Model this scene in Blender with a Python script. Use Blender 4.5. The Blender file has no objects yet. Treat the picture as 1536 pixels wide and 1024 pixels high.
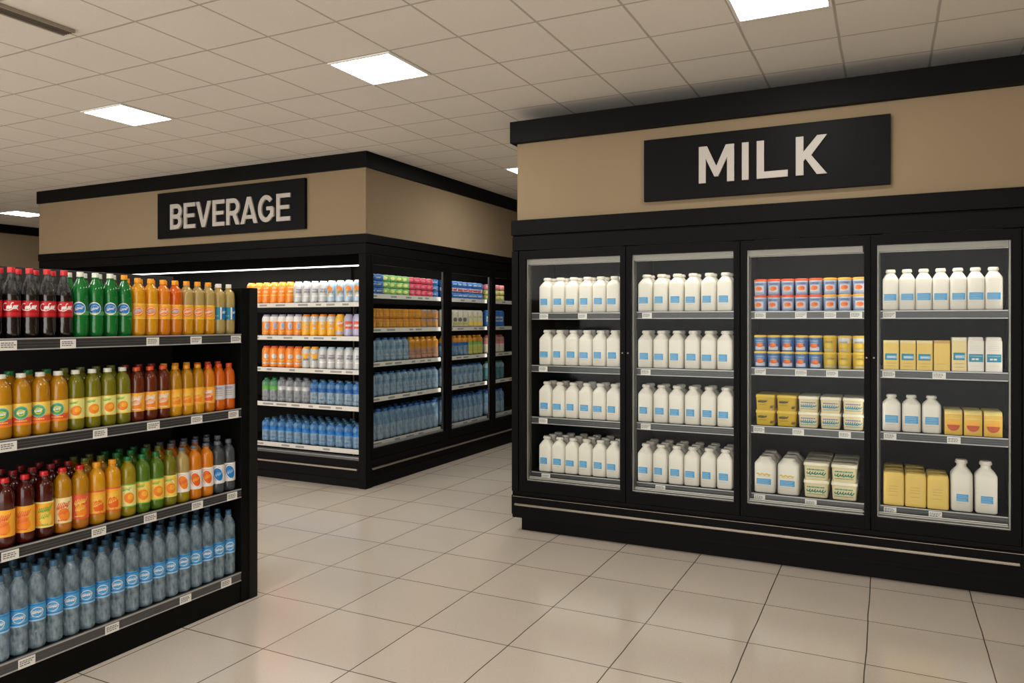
import bpy, bmesh, math, random
from math import sin, cos, pi, radians
random.seed(7)
scn = bpy.context.scene
COL = scn.collection

# ---------------------------------------------------------------- materials
def lin(c):
    c = c / 255.0
    return c / 12.92 if c <= 0.04045 else ((c + 0.055) / 1.055) ** 2.4
def rgb(r, g, b):
    return (lin(r), lin(g), lin(b), 1.0)

def nodes_of(name):
    m = bpy.data.materials.new(name)
    m.use_nodes = True
    nt = m.node_tree
    for n in list(nt.nodes):
        nt.nodes.remove(n)
    out = nt.nodes.new('ShaderNodeOutputMaterial')
    return m, nt, out

def principled(nt, col, rough=.5, metal=0.0, spec=.5, coat=0.0):
    p = nt.nodes.new('ShaderNodeBsdfPrincipled')
    p.inputs['Base Color'].default_value = col
    p.inputs['Roughness'].default_value = rough
    p.inputs['Metallic'].default_value = metal
    p.inputs['Specular IOR Level'].default_value = spec
    p.inputs['Coat Weight'].default_value = coat
    p.inputs['Coat Roughness'].default_value = .06
    return p

def noise(nt, scale, detail=3.0, coord='Object', stretch=None):
    tc = nt.nodes.new('ShaderNodeTexCoord')
    n = nt.nodes.new('ShaderNodeTexNoise')
    n.inputs['Scale'].default_value = scale
    n.inputs['Detail'].default_value = detail
    if stretch:
        mp = nt.nodes.new('ShaderNodeMapping')
        mp.inputs['Scale'].default_value = stretch
        nt.links.new(tc.outputs[coord], mp.inputs['Vector'])
        nt.links.new(mp.outputs['Vector'], n.inputs['Vector'])
    else:
        nt.links.new(tc.outputs[coord], n.inputs['Vector'])
    return n

def vary(nt, p, col, amount, scale, stretch=None):
    n = noise(nt, scale, 4.0, stretch=stretch)
    mix = nt.nodes.new('ShaderNodeMix')
    mix.data_type = 'RGBA'
    lo = tuple(max(0, c * (1 - amount)) for c in col[:3]) + (1,)
    hi = tuple(min(1, c * (1 + amount)) for c in col[:3]) + (1,)
    mix.inputs['A'].default_value = lo
    mix.inputs['B'].default_value = hi
    nt.links.new(n.outputs['Fac'], mix.inputs['Factor'])
    nt.links.new(mix.outputs['Result'], p.inputs['Base Color'])
    return n

def bump(nt, p, tex, strength, dist):
    b = nt.nodes.new('ShaderNodeBump')
    b.inputs['Strength'].default_value = strength
    b.inputs['Distance'].default_value = dist
    nt.links.new(tex.outputs['Fac'], b.inputs['Height'])
    nt.links.new(b.outputs['Normal'], p.inputs['Normal'])

_mats = {}
def M(name, col=None, rough=.5, metal=0.0, spec=.5, coat=0.0, var=.06, scale=14.0, bmp=0.0, stretch=None):
    if name in _mats:
        return _mats[name]
    m, nt, out = nodes_of(name)
    p = principled(nt, col, rough, metal, spec, coat)
    n = vary(nt, p, col, var, scale, stretch)
    if bmp:
        bump(nt, p, n, bmp, .01)
    nt.links.new(p.outputs['BSDF'], out.inputs['Surface'])
    _mats[name] = m
    return m

def liquid(name, col, trans=.3, rough=.13, alpha=1.0, bmp=.18):
    """drink seen through a thin clear plastic bottle"""
    if name in _mats:
        return _mats[name]
    m, nt, out = nodes_of(name)
    p = principled(nt, col, rough, 0, .5, .7)
    vary(nt, p, col, .16, 22.0)
    n2 = noise(nt, 42.0, 2.0, stretch=(1, 1, .45))
    bump(nt, p, n2, bmp, .012)
    t = nt.nodes.new('ShaderNodeBsdfTranslucent')
    t.inputs['Color'].default_value = col
    mx = nt.nodes.new('ShaderNodeMixShader')
    mx.inputs[0].default_value = trans
    nt.links.new(p.outputs['BSDF'], mx.inputs[1])
    nt.links.new(t.outputs['BSDF'], mx.inputs[2])
    last = mx
    if alpha < 1:
        tr = nt.nodes.new('ShaderNodeBsdfTransparent')
        tr.inputs['Color'].default_value = tuple(min(1, .35 + .65 * c ** .5) for c in col[:3]) + (1,)
        m2 = nt.nodes.new('ShaderNodeMixShader')
        m2.inputs[0].default_value = alpha
        nt.links.new(tr.outputs['BSDF'], m2.inputs[1])
        nt.links.new(mx.outputs['Shader'], m2.inputs[2])
        last = m2
    nt.links.new(last.outputs['Shader'], out.inputs['Surface'])
    _mats[name] = m
    return m

def emission(name, col, strength):
    m, nt, out = nodes_of(name)
    e = nt.nodes.new('ShaderNodeEmission')
    e.inputs['Color'].default_value = col
    e.inputs['Strength'].default_value = strength
    nt.links.new(e.outputs['Emission'], out.inputs['Surface'])
    return m

def glass_mat():
    m, nt, out = nodes_of('door_glass')
    lw = nt.nodes.new('ShaderNodeLayerWeight')
    lw.inputs['Blend'].default_value = .5
    pw = nt.nodes.new('ShaderNodeMath'); pw.operation = 'POWER'
    pw.inputs[1].default_value = 4.0
    ma = nt.nodes.new('ShaderNodeMath'); ma.operation = 'MULTIPLY_ADD'
    ma.inputs[1].default_value = .3
    ma.inputs[2].default_value = .006
    nt.links.new(lw.outputs['Facing'], pw.inputs[0])
    nt.links.new(pw.outputs[0], ma.inputs[0])
    tr = nt.nodes.new('ShaderNodeBsdfTransparent')
    tr.inputs['Color'].default_value = (.965, .975, .97, 1)
    gl = nt.nodes.new('ShaderNodeBsdfGlossy')
    gl.inputs['Roughness'].default_value = .03
    mx = nt.nodes.new('ShaderNodeMixShader')
    nt.links.new(ma.outputs[0], mx.inputs[0])
    nt.links.new(tr.outputs['BSDF'], mx.inputs[1])
    nt.links.new(gl.outputs['BSDF'], mx.inputs[2])
    nt.links.new(mx.outputs['Shader'], out.inputs['Surface'])
    return m

def grid_mat(name, base, line, px, py, x0, y0, w, rough, var, nscale, bmp, spec=.5, rvar=0.0, tilevar=0.0):
    """square tiles with thin joints laid out in object space"""
    m, nt, out = nodes_of(name)
    L = nt.links.new
    tc = nt.nodes.new('ShaderNodeTexCoord')
    sp = nt.nodes.new('ShaderNodeSeparateXYZ')
    wob = nt.nodes.new('ShaderNodeTexNoise')
    wob.inputs['Scale'].default_value = 2.2
    wob.inputs['Detail'].default_value = 2.0
    L(tc.outputs['Object'], wob.inputs['Vector'])
    L(tc.outputs['Object'], sp.inputs['Vector'])
    def math(op, a, b=None, c=None):
        n = nt.nodes.new('ShaderNodeMath'); n.operation = op
        for i, v in enumerate((a, b, c)):
            if v is None:
                continue
            if isinstance(v, (int, float)):
                n.inputs[i].default_value = v
            else:
                L(v, n.inputs[i])
        return n.outputs[0]
    w0 = math('MULTIPLY_ADD', wob.outputs['Fac'], .012, -.006)
    masks, cells = [], []
    for axis, pitch, off in (('X', px, x0), ('Y', py, y0)):
        v = math('DIVIDE', math('SUBTRACT', math('ADD', sp.outputs[axis], w0), off), pitch)
        cells.append(math('FLOOR', v))
        f = math('FRACT', v)
        d = math('MULTIPLY', math('MINIMUM', f, math('SUBTRACT', 1.0, f)), pitch)
        s = nt.nodes.new('ShaderNodeMapRange')
        s.inputs['From Min'].default_value = w * .45
        s.inputs['From Max'].default_value = w * .75
        s.inputs['To Min'].default_value = 1
        s.inputs['To Max'].default_value = 0
        L(d, s.inputs['Value'])
        masks.append(s.outputs['Result'])
    mask = math('MAXIMUM', masks[0], masks[1])
    n1 = nt.nodes.new('ShaderNodeTexNoise')
    n1.inputs['Scale'].default_value = nscale
    n1.inputs['Detail'].default_value = 6.0
    L(tc.outputs['Object'], n1.inputs['Vector'])
    n2 = nt.nodes.new('ShaderNodeTexNoise')
    n2.inputs['Scale'].default_value = 1.3
    n2.inputs['Detail'].default_value = 3.0
    L(tc.outputs['Object'], n2.inputs['Vector'])
    cmb = nt.nodes.new('ShaderNodeCombineXYZ')
    L(cells[0], cmb.inputs[0]); L(cells[1], cmb.inputs[1])
    wn = nt.nodes.new('ShaderNodeTexWhiteNoise')
    L(cmb.outputs[0], wn.inputs['Vector'])
    k = math('MULTIPLY_ADD', n1.outputs['Fac'], 2 * var, 1 - var)
    k = math('MULTIPLY', k, math('MULTIPLY_ADD', n2.outputs['Fac'], 1.2 * var, 1 - .6 * var))
    k = math('MULTIPLY', k, math('MULTIPLY_ADD', wn.outputs['Value'], tilevar, 1 - tilevar * .5))
    vm = nt.nodes.new('ShaderNodeVectorMath'); vm.operation = 'SCALE'
    vm.inputs[0].default_value = base[:3]
    L(k, vm.inputs['Scale'])
    mix = nt.nodes.new('ShaderNodeMix'); mix.data_type = 'RGBA'
    L(mask, mix.inputs['Factor'])
    L(vm.outputs[0], mix.inputs['A'])
    mix.inputs['B'].default_value = line
    p = principled(nt, base, rough, 0, spec)
    L(mix.outputs['Result'], p.inputs['Base Color'])
    if rvar:
        L(math('MULTIPLY_ADD', n2.outputs['Fac'], rvar, rough - rvar * .5), p.inputs['Roughness'])
    h = math('SUBTRACT', math('MULTIPLY', n1.outputs['Fac'], .4), math('MULTIPLY', mask, 1.0))
    b = nt.nodes.new('ShaderNodeBump')
    b.inputs['Strength'].default_value = bmp
    b.inputs['Distance'].default_value = .004
    L(h, b.inputs['Height'])
    L(b.outputs['Normal'], p.inputs['Normal'])
    L(p.outputs['BSDF'], out.inputs['Surface'])
    return m

black = M('black_laminate', rgb(11, 10, 10), .5, spec=.08, var=.12, scale=5)
black2 = M('black_enamel', rgb(8, 8, 7), .5, spec=.1, var=.12, scale=5)
charcoal = M('charcoal_steel', rgb(26, 25, 24), .5, spec=.15, var=.1, scale=6)
matte = M('matte_black', rgb(9, 9, 9), .95, spec=.02, var=.1)
inner = M('cooler_lining', rgb(18, 18, 17), .6, spec=.1, var=.1, scale=6)
innerside = M('cooler_side_lining', rgb(40, 40, 39), .5, spec=.22, var=.1, scale=6)
alu = M('brushed_aluminium', rgb(134, 129, 121), .4, .5, var=.08, scale=30, stretch=(1, 1, 20))
rail_gray = M('rail_gray', rgb(84, 84, 84), .35, .2, var=.08, scale=20)
rail_dark = M('rail_dark', rgb(54, 54, 54), .35, var=.1, scale=20)
rail_line = M('rail_edge', rgb(176, 176, 176), .3, .3, var=.05)
rail_white = M('rail_white', rgb(222, 218, 210), .4, var=.07, scale=24)
rail_print = M('rail_print', rgb(150, 148, 145), .5, var=.2, scale=40)
bumper = M('bumper_metal', rgb(150, 140, 126), .35, .6, var=.06, scale=20)
tagwhite = M('tag_paper', rgb(232, 230, 224), .55, var=.04)
tagink = M('tag_ink', rgb(110, 108, 106), .6, var=.1)
beige = M('beige_paint', rgb(140, 122, 97), .8, spec=.15, var=.035, scale=3)
signblack = M('sign_black', rgb(13, 13, 13), .45, spec=.08, var=.1, scale=4)
letterm = M('sign_letter', rgb(178, 171, 162), .45, var=.03)
milkwhite = M('milk_plastic', rgb(233, 228, 216), .36, coat=.15, var=.025, scale=20)
milkcap = M('milk_cap', rgb(226, 221, 210), .4, var=.03)
lblue = M('label_blue', rgb(72, 158, 214), .5, var=.10, scale=60)
lbluepale = M('label_blue_pale', rgb(150, 200, 232), .5, var=.05)
teal = M('label_teal', rgb(28, 140, 172), .5, var=.1, scale=50)
greentext = M('print_green', rgb(46, 138, 112), .5, var=.1)
white = M('print_white', rgb(236, 234, 228), .5, var=.03)
graytext = M('print_gray', rgb(150, 150, 146), .5, var=.05)
darktext = M('print_dark', rgb(84, 74, 40), .5, var=.05)
purpletext = M('print_violet', rgb(128, 110, 180), .5, var=.05)
red = M('red_plastic', rgb(205, 28, 34), .35, coat=.2, var=.06)
redlabel = M('red_label', rgb(198, 24, 34), .4, var=.08)
darkred = M('red_dark', rgb(130, 14, 20), .4, var=.08)
orange = M('orange_print', rgb(240, 135, 28), .42, var=.06)
orange2 = M('orange_deep', rgb(232, 98, 22), .42, var=.06)
amberp = M('amber_print', rgb(246, 176, 48), .42, var=.06)
yellowp = M('yellow_print', rgb(244, 206, 84), .42, var=.05)
paleyellow = M('pale_yellow_print', rgb(232, 228, 140), .42, var=.05)
greenp = M('green_print', rgb(96, 178, 70), .42, var=.06)
bluep = M('blue_print', rgb(26, 120, 196), .42, var=.08)
coral = M('coral_print', rgb(226, 92, 60), .42, var=.08)
capwhite = M('cap_white', rgb(228, 230, 218), .4, var=.04)
caporange = M('cap_orange', rgb(238, 158, 22), .4, var=.05)
capred_or = M('cap_red_orange', rgb(226, 82, 30), .4, var=.05)
capgreen = M('cap_green', rgb(16, 112, 52), .4, var=.05)
capolive = M('cap_olive', rgb(96, 104, 42), .4, var=.05)
capblue = M('cap_blue_gray', rgb(60, 104, 134), .4, var=.05)
capgray = M('cap_gray', rgb(96, 104, 112), .4, var=.05)
butter = M('butter_yellow', rgb(238, 204, 106), .5, var=.07, scale=18, stretch=(1, 1, 8))
butter_lt = M('butter_pale', rgb(240, 220, 160), .5, var=.05, scale=18)
cream = M('cream_tub', rgb(236, 222, 178), .45, var=.05, scale=16)
creamlid = M('cream_lid', rgb(240, 232, 206), .42, var=.03)
mustard = M('mustard_tub', rgb(214, 178, 44), .42, var=.06, scale=16)
mustlid = M('mustard_lid', rgb(226, 192, 60), .42, var=.05)
tubblue = M('tub_blue', rgb(150, 168, 206), .42, var=.08, scale=40)
tubdeep = M('tub_deep_blue', rgb(66, 116, 182), .42, var=.12, scale=40)
gold = M('gold_box', rgb(222, 180, 70), .36, .15, var=.1, scale=14, stretch=(1, 1, 6))
goldtop = M('gold_box_top', rgb(244, 222, 140), .34, .1, var=.06)
glass = glass_mat()
panel_e = emission('panel_glow', (1.0, .975, .93, 1), 30.0)
strip_e = emission('strip_glow', (1.0, .96, .9, 1), 5.0)

# ---------------------------------------------------------------- mesh builder
class MB:
    def __init__(s):
        s.v, s.f, s.m, s.sm, s.mats = [], [], [], [], []
    def mi(s, mat):
        if mat not in s.mats:
            s.mats.append(mat)
        return s.mats.index(mat)
    def face(s, idx, mat, smooth=False):
        s.f.append(tuple(idx)); s.m.append(s.mi(mat)); s.sm.append(smooth)
    def box(s, x0, x1, y0, y1, z0, z1, mat):
        b = len(s.v)
        s.v += [(x0, y0, z0), (x1, y0, z0), (x1, y1, z0), (x0, y1, z0), (x0, y0, z1), (x1, y0, z1), (x1, y1, z1), (x0, y1, z1)]
        for q in ((0, 3, 2, 1), (4, 5, 6, 7), (0, 1, 5, 4), (1, 2, 6, 5), (2, 3, 7, 6), (3, 0, 4, 7)):
            s.face([b + i for i in q], mat)
        return s
    def prism(s, poly, z0, z1, mat):
        b = len(s.v); n = len(poly)
        s.v += [(x, y, z0) for x, y in poly] + [(x, y, z1) for x, y in poly]
        s.face([b + i for i in range(n)][::-1], mat)
        s.face([b + n + i for i in range(n)], mat)
        for i in range(n):
            j = (i + 1) % n
            s.face((b + i, b + j, b + n + j, b + n + i), mat)
        return s
    def slabXZ(s, poly, y0, y1, mat):
        """polygon in the XZ plane given thickness in Y (y0 is the face towards -Y)"""
        b = len(s.v); n = len(poly)
        s.v += [(x, y0, z) for x, z in poly] + [(x, y1, z) for x, z in poly]
        s.face([b + i for i in range(n)], mat)
        s.face([b + n + i for i in range(n)][::-1], mat)
        for i in range(n):
            j = (i + 1) % n
            s.face((b + i, b + n + i, b + n + j, b + j), mat)
        return s
    def rings(s, rings, mats, smooth=True, cap0=True, cap1=True):
        """rings: lists of points with equal count; mats: one per gap"""
        b = len(s.v); n = len(rings[0])
        for r in rings:
            s.v += r
        for k in range(len(rings) - 1):
            mt = mats[k] if isinstance(mats, list) else mats
            for i in range(n):
                j = (i + 1) % n
                s.face((b + k * n + i, b + k * n + j, b + (k + 1) * n + j, b + (k + 1) * n + i), mt, smooth)
        if cap0:
            s.face([b + i for i in range(n)][::-1], mats[0] if isinstance(mats, list) else mats, False)
        if cap1:
            e = b + (len(rings) - 1) * n
            s.face([e + i for i in range(n)], mats[-1] if isinstance(mats, list) else mats, False)
        return s
    def lathe(s, prof, mats, n=20, wob=None, cap0=True, cap1=True):
        R = []
        for r, z in prof:
            ring = []
            for i in range(n):
                a = 2 * pi * i / n
                rr = r * (wob(a, z) if wob else 1)
                ring.append((rr * sin(a), -rr * cos(a), z))
            R.append(ring)
        return s.rings(R, mats, True, cap0, cap1)
    def mesh(s, name, bevel=0.0, sharp=40):
        me = bpy.data.meshes.new(name)
        me.from_pydata(s.v, [], s.f)
        for m in s.mats:
            me.materials.append(m)
        me.polygons.foreach_set('material_index', s.m)
        me.polygons.foreach_set('use_smooth', s.sm)
        me.update()
        if bevel:
            bm = bmesh.new(); bm.from_mesh(me)
            ed = [e for e in bm.edges if len(e.link_faces) == 2 and e.calc_face_angle(0) > radians(50)]
            bmesh.ops.bevel(bm, geom=ed, offset=bevel, segments=2, profile=.6, affect='EDGES', clamp_overlap=True)
            bm.to_mesh(me); bm.free()
        if any(s.sm):
            me.set_sharp_from_angle(angle=radians(sharp))
        return me
    def obj(s, name, parent=None, bevel=0.0, sharp=40, loc=None):
        return link(name, s.mesh(name, bevel, sharp), parent, loc)

def link(name, me, parent=None, loc=None, rotz=0):
    o = bpy.data.objects.new(name, me)
    COL.objects.link(o)
    if parent:
        o.parent = parent
    if loc:
        o.location = loc
    if rotz:
        o.rotation_euler = (0, 0, rotz)
    return o

def tag(o, label, cat, group=None):
    o['label'] = label; o['category'] = cat
    if group:
        o['group'] = group
    return o
def thing(name, label, cat, loc=(0, 0, 0), group=None):
    o = link(name, None, None, loc)
    return tag(o, label, cat, group)
def struct(name, mb, bevel=0):
    o = mb.obj(name, None, bevel)
    o['kind'] = 'structure'
    return o
ORD = ['first', 'second', 'third', 'fourth', 'fifth', 'sixth', 'seventh', 'eighth', 'ninth', 'tenth', 'eleventh', 'twelfth',
       'thirteenth', 'fourteenth', 'fifteenth', 'sixteenth', 'seventeenth', 'eighteenth', 'nineteenth', 'twentieth']

# ---------------------------------------------------------------- camera (eye height 1.5 m, level, lens shifted)
cd = bpy.data.cameras.new('camera')
cd.sensor_width = 36; cd.lens = 1131 / 1536 * 36
cd.shift_y = -30 / 1536
cd.clip_end = 100
cam = bpy.data.objects.new('camera', cd); COL.objects.link(cam)
cam.location = (0, 0, 1.5); cam.rotation_euler = (radians(90), 0, radians(26.5))
scn.camera = cam

# ---------------------------------------------------------------- room shell
CZ = 3.02
TX, TY, TP = -2.96, 3.48, .4545      # ceiling tile phase and pitch
floor_m = grid_mat('floor_tile', rgb(202, 191, 177), rgb(84, 76, 68), .495, .53, -.585, 3.645, .0046, .15, .10, 110, .08, .8, .10, .05)
ceil_m = grid_mat('ceiling_tile', rgb(232, 226, 217), rgb(186, 178, 168), TP, TP, TX, TY, .0105, .9, .06, 90, .35, .2)
mb = MB(); mb.box(-12.6, 3.4, -3.2, 12.2, -.1, 0, floor_m); struct('floor', mb)
mb = MB(); mb.box(-12.6, 3.4, -3.2, 12.2, CZ, CZ + .1, ceil_m); struct('ceiling', mb)
mb = MB(); mb.box(-12.6, -12.4, -3.2, 12.2, 0, CZ, beige); struct('wall_left', mb)
mb = MB(); mb.box(3.2, 3.4, -3.2, 12.2, 0, CZ, beige); struct('wall_right', mb)
mb = MB(); mb.box(-12.4, 3.2, 12.0, 12.2, 0, CZ, beige); struct('wall_back', mb)
mb = MB(); mb.box(-12.4, -12.36, -3.2, 12.0, 2.885, CZ - .001, black2); struct('trim_1', mb)
# milk block: beige wall above the coolers, black trim along its head
MY = 4.83
mb = MB(); mb.box(-2.38, 3.199, MY + .03, 11.99, 2.221, 2.77, beige); struct('wall_front', mb)
mb = MB(); mb.box(-2.42, 3.199, MY - .012, 11.99, 2.771, 2.925, black2); struct('trim_2', mb, .004)
# beverage block
BX0, BX, BY = -8.91, -4.17, 5.44
mb = MB(); mb.box(BX0, BX, BY, 11.99, 2.286, 2.876, beige); struct('wall_middle', mb)
mb = MB(); mb.box(BX0 - .02, BX + .02, BY - .02, 11.99, 2.877, CZ - .001, black2); struct('trim_3', mb, .004)

# ---------------------------------------------------------------- ceiling lights and vent
def frame_mesh():
    b = MB(); h = TP / 2 - .006; t = .016
    b.box(-h, h, -h, -h + t, -.008, 0, white).box(-h, h, h - t, h, -.008, 0, white)
    b.box(-h, -h + t, -h + t, h - t, -.008, 0, white).box(h - t, h, -h + t, h - t, -.008, 0, white)
    return b.mesh('frame')
def diff_mesh():
    b = MB(); h = TP / 2 - .022
    b.box(-h, h, -h, h, -.005, -.001, panel_e)
    return b.mesh('diffuser')
FM, DM = frame_mesh(), diff_mesh()
LIGHTS = [(0, 0, 'bright square ceiling panel midway between the beverage sign and the milk sign'),
          (-5, 0, 'bright square ceiling panel in front of the beverage block trim'),
          (-10, 0, 'square ceiling panel above the gondola cola bottles'),
          (5, 0, 'large bright ceiling panel above the milk sign'),
          (-18, 6, 'far ceiling panel beyond the end of the beverage block'),
          (0, 6, 'unseen ceiling panel added behind the upper corner of the milk block'),  # out of sight, added to brighten the far floor
          (-1, 7, 'small sliver of lit ceiling panel behind the milk block corner'),
          (-10, -6, 'ceiling panel over the aisle beside the gondola'),
          (-5, -6, 'ceiling panel directly over the gondola'),
          (0, -6, 'ceiling panel overhead between gondola and milk cooler'),
          (5, -6, 'ceiling panel overhead beside the milk cooler wall'),
          (-5, -12, 'ceiling panel behind the camera over the gondola aisle'),
          (2, -12, 'ceiling panel behind the camera near the milk side')]
for i, j, lab in LIGHTS:
    t = thing('ceiling_light', lab, 'ceiling light', (TX + (i + .5) * TP, TY + (j + .5) * TP, CZ - .0005), 'square ceiling light panels')
    link('frame', FM, t); link('diffuser', DM, t)
b = MB(); b.box(-.035, .035, -.75, .30, -.012, 0, charcoal)
b.box(-.05, -.035, -.75, .30, -.016, 0, M('vent_edge', rgb(150, 138, 124), .5)); b.box(.035, .05, -.75, .30, -.016, 0, M('vent_edge', rgb(150, 138, 124), .5))
for k in range(3):
    b.box(-.022 + k * .019, -.016 + k * .019, -.75, .30, -.015, -.011, M('vent_slat', rgb(120, 110, 98), .5))
tag(b.obj('ceiling_vent', None, 0, loc=(-3.84, 2.2, CZ - .001)), 'narrow slot air vent set in the ceiling tiles above the gondola', 'vent')

# ---------------------------------------------------------------- lettering
def stroke(path, w):
    n = len(path); Lf, Rt = [], []
    for i in range(n):
        if i == 0: d0 = d1 = (path[1][0] - path[0][0], path[1][1] - path[0][1])
        elif i == n - 1: d0 = d1 = (path[-1][0] - path[-2][0], path[-1][1] - path[-2][1])
        else:
            d0 = (path[i][0] - path[i - 1][0], path[i][1] - path[i - 1][1]); d1 = (path[i + 1][0] - path[i][0], path[i + 1][1] - path[i][1])
        def nrm(d):
            l = math.hypot(*d) or 1e-9
            return (-d[1] / l, d[0] / l)
        n0, n1 = nrm(d0), nrm(d1)
        mx, my = n0[0] + n1[0], n0[1] + n1[1]
        l2 = mx * mx + my * my
        k = 2 / l2 if l2 > .3 else 2 / .3
        mx, my = mx * k * w / 2, my * k * w / 2
        Lf.append((path[i][0] + mx, path[i][1] + my)); Rt.append((path[i][0] - mx, path[i][1] - my))
    return Lf, Rt
def arc(cx, cy, rx, ry, a0, a1, n=14):
    return [(cx + rx * cos(radians(a0 + (a1 - a0) * i / n)), cy + ry * sin(radians(a0 + (a1 - a0) * i / n))) for i in range(n + 1)]
def letter(ch, w, h, t):
    """list of polygons (outlines) for a plain bold capital"""
    def st(p):
        a, b_ = stroke(p, t)
        return [[a[i], b_[i], b_[i + 1], a[i + 1]] for i in range(len(p) - 1)]
    R = lambda x0, x1, y0, y1: [(x0, y0), (x1, y0), (x1, y1), (x0, y1)]
    if ch == 'I': return [R(0, w, 0, h)]
    if ch == 'L': return [[(0, 0), (w, 0), (w, t * .95), (t, t * .95), (t, h), (0, h)]]
    if ch == 'E':
        m0, m1 = h * .5 - t * .42, h * .5 + t * .42
        return [[(0, 0), (w, 0), (w, t * .9), (t, t * .9), (t, m0), (w * .92, m0), (w * .92, m1), (t, m1), (t, h - t * .9), (w, h - t * .9), (w, h), (0, h)]]
    if ch == 'M':
        c = w / 2; a = t * 1.18
        return [[(0, 0), (t, 0), (t, h * .66), (c - t * .28, h * .16), (c + t * .28, h * .16), (w - t, h * .66), (w - t, 0), (w, 0), (w, h), (w - a, h), (c, h * .44), (a, h), (0, h)]]
    if ch == 'V':
        c = w / 2
        return [[(c - t * .52, 0), (c + t * .52, 0), (w, h), (w - t * 1.1, h), (c, h * .27), (t * 1.1, h), (0, h)]]
    if ch == 'K':
        return [R(0, t, 0, h), [(t, h * .36), (t, h * .60), (w - t * 1.25, h), (w, h), (t + t * 1.0, h * .5), (w, 0), (w - t * 1.3, 0), (t * 1.25, h * .42)]]
    if ch == 'A':
        c = w / 2
        return [[(0, 0), (t * 1.08, 0), (c, h * .74), (c, h), (c - t * .55, h)], [(w, 0), (c + t * .55, h), (c, h), (c, h * .74), (w - t * 1.08, 0)], R(w * .24, w * .76, h * .18, h * .18 + t * .8)]
    if ch in 'BR':
        out = [R(0, t, 0, h)]
        q = t / 2
        mid = h * .5 if ch == 'B' else h * .44
        ry = (h - q - mid) / 2
        rx = min(ry, w * .42)
        out += (st([(t * .9, h - q), (w - q - rx, h - q)] + arc(w - q - rx, mid + ry, rx, ry, 85, -85) + [(w - q - rx, mid), (t * .9, mid)]))
        if ch == 'B':
            ry = (mid - q) / 2
            out += (st([(t * .9, mid), (w - q - rx, mid)] + arc(w - q - rx, q + ry, rx, ry, 85, -85) + [(w - q - rx, q), (t * .9, q)]))
        else:
            out.append([(w * .42, mid + q * .6), (w * .42 + t * 1.1, mid + q * .6), (w * 1.02, 0), (w * 1.02 - t * 1.15, 0)])
        return out
    if ch == 'G':
        q = t / 2
        p = arc(w / 2, h / 2, w / 2 - q, h / 2 - q, 42, 318, 26) + [(w - q, h * .26), (w - q, h * .52)]
        return st(p) + [R(w * .55, w - t * .3, h * .5 - t * .4, h * .5 + t * .4)]
    return []
def sign(name, label, x0, x1, z0, z1, ywall, glyphs, t):
    s = thing(name, label, 'sign', ((x0 + x1) / 2, ywall, z0))
    ox = (x0 + x1) / 2
    b = MB(); b.box(x0 - ox, x1 - ox, -.035, -.001, 0, z1 - z0, signblack); b.obj('board', s, .003)
    for ch, a, c, za, zb in glyphs:
        b = MB()
        for k, poly in enumerate(letter(ch, c - a, zb - za, t)):
            b.slabXZ([(a - ox + x, za - z0 + z) for x, z in poly], -.05 - .0002 * k, -.0352, letterm)
        b.obj('letter', s)
sign('milk_sign', 'long black sign lettered MILK on the beige wall above the glass doors', -1.437, .014, 2.287, 2.69, MY + .03,
     [('M', -1.074, -.856, 2.375, 2.606), ('I', -.809, -.769, 2.375, 2.606), ('L', -.721, -.541, 2.375, 2.606), ('K', -.495, -.322, 2.375, 2.606)], .043)
sign('beverage_sign', 'black sign lettered BEVERAGE on the beige wall above the open cooler', -6.84, -4.845, 2.362, 2.835, BY,
     [(ch, a, c, 2.447, 2.706) for ch, a, c in (('B', -6.633, -6.46), ('E', -6.433, -6.267), ('V', -6.256, -6.044), ('E', -6.023, -5.86), ('R', -5.834, -5.655), ('A', -5.642, -5.423), ('G', -5.411, -5.209), ('E', -5.181, -5.01))], .044)

# ---------------------------------------------------------------- shelf furniture helpers
def rail_x(x0, x1, y, zt, h, style):
    """price rail along X whose face looks to -Y at y"""
    b = MB()
    if style == 'white':
        b.box(x0, x1, y, y + .012, zt - h, zt, rail_white)
        k = x0 + .06
        rr = random.Random(int(zt * 1000))
        while k < x1 - .16:
            w = rr.uniform(.05, .14)
            b.box(k, k + w, y - .0012, y, zt - h * .72, zt - h * .3, rail_print)
            k += w + rr.uniform(.04, .25)
    else:
        b.box(x0, x1, y + .003, y + .014, zt - h, zt, rail_gray if style == 'gray' else rail_dark)
        b.box(x0, x1, y, y + .006, zt - .006, zt, rail_line)
        b.box(x0, x1, y + .001, y + .006, zt - h * .45, zt - h * .38, rail_gray)
        b.box(x0, x1, y + .001, y + .006, zt - h * .68, zt - h * .62, rail_gray)
        b.box(x0, x1, y, y + .006, zt - h, zt - h + .005, rail_line)
    return b
def rot_mb(b, fn):
    b.v = [fn(*p) for p in b.v]
    return b
TO_X = lambda x, y, z: (-y, x, z)          # -Y face turned towards +X
def tag_mesh(w=.066, h=.038, seed=0):
    r = random.Random(seed)
    b = MB(); b.box(-w / 2, w / 2, -.0025, 0, 0, h, tagwhite)
    for z, f in ((.76, .7), (.56, .8), (.34, .5)):
        x = -w * .42
        while x < w * .42 * f:
            l = w * r.uniform(.08, .2)
            b.box(x, min(x + l, w * .44), -.0032, -.0025, h * (z - .06), h * (z + .04), tagink)
            x += l + w * .04
    return b.mesh('price_tag')
TAGS = [tag_mesh(seed=i) for i in range(4)]

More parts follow.
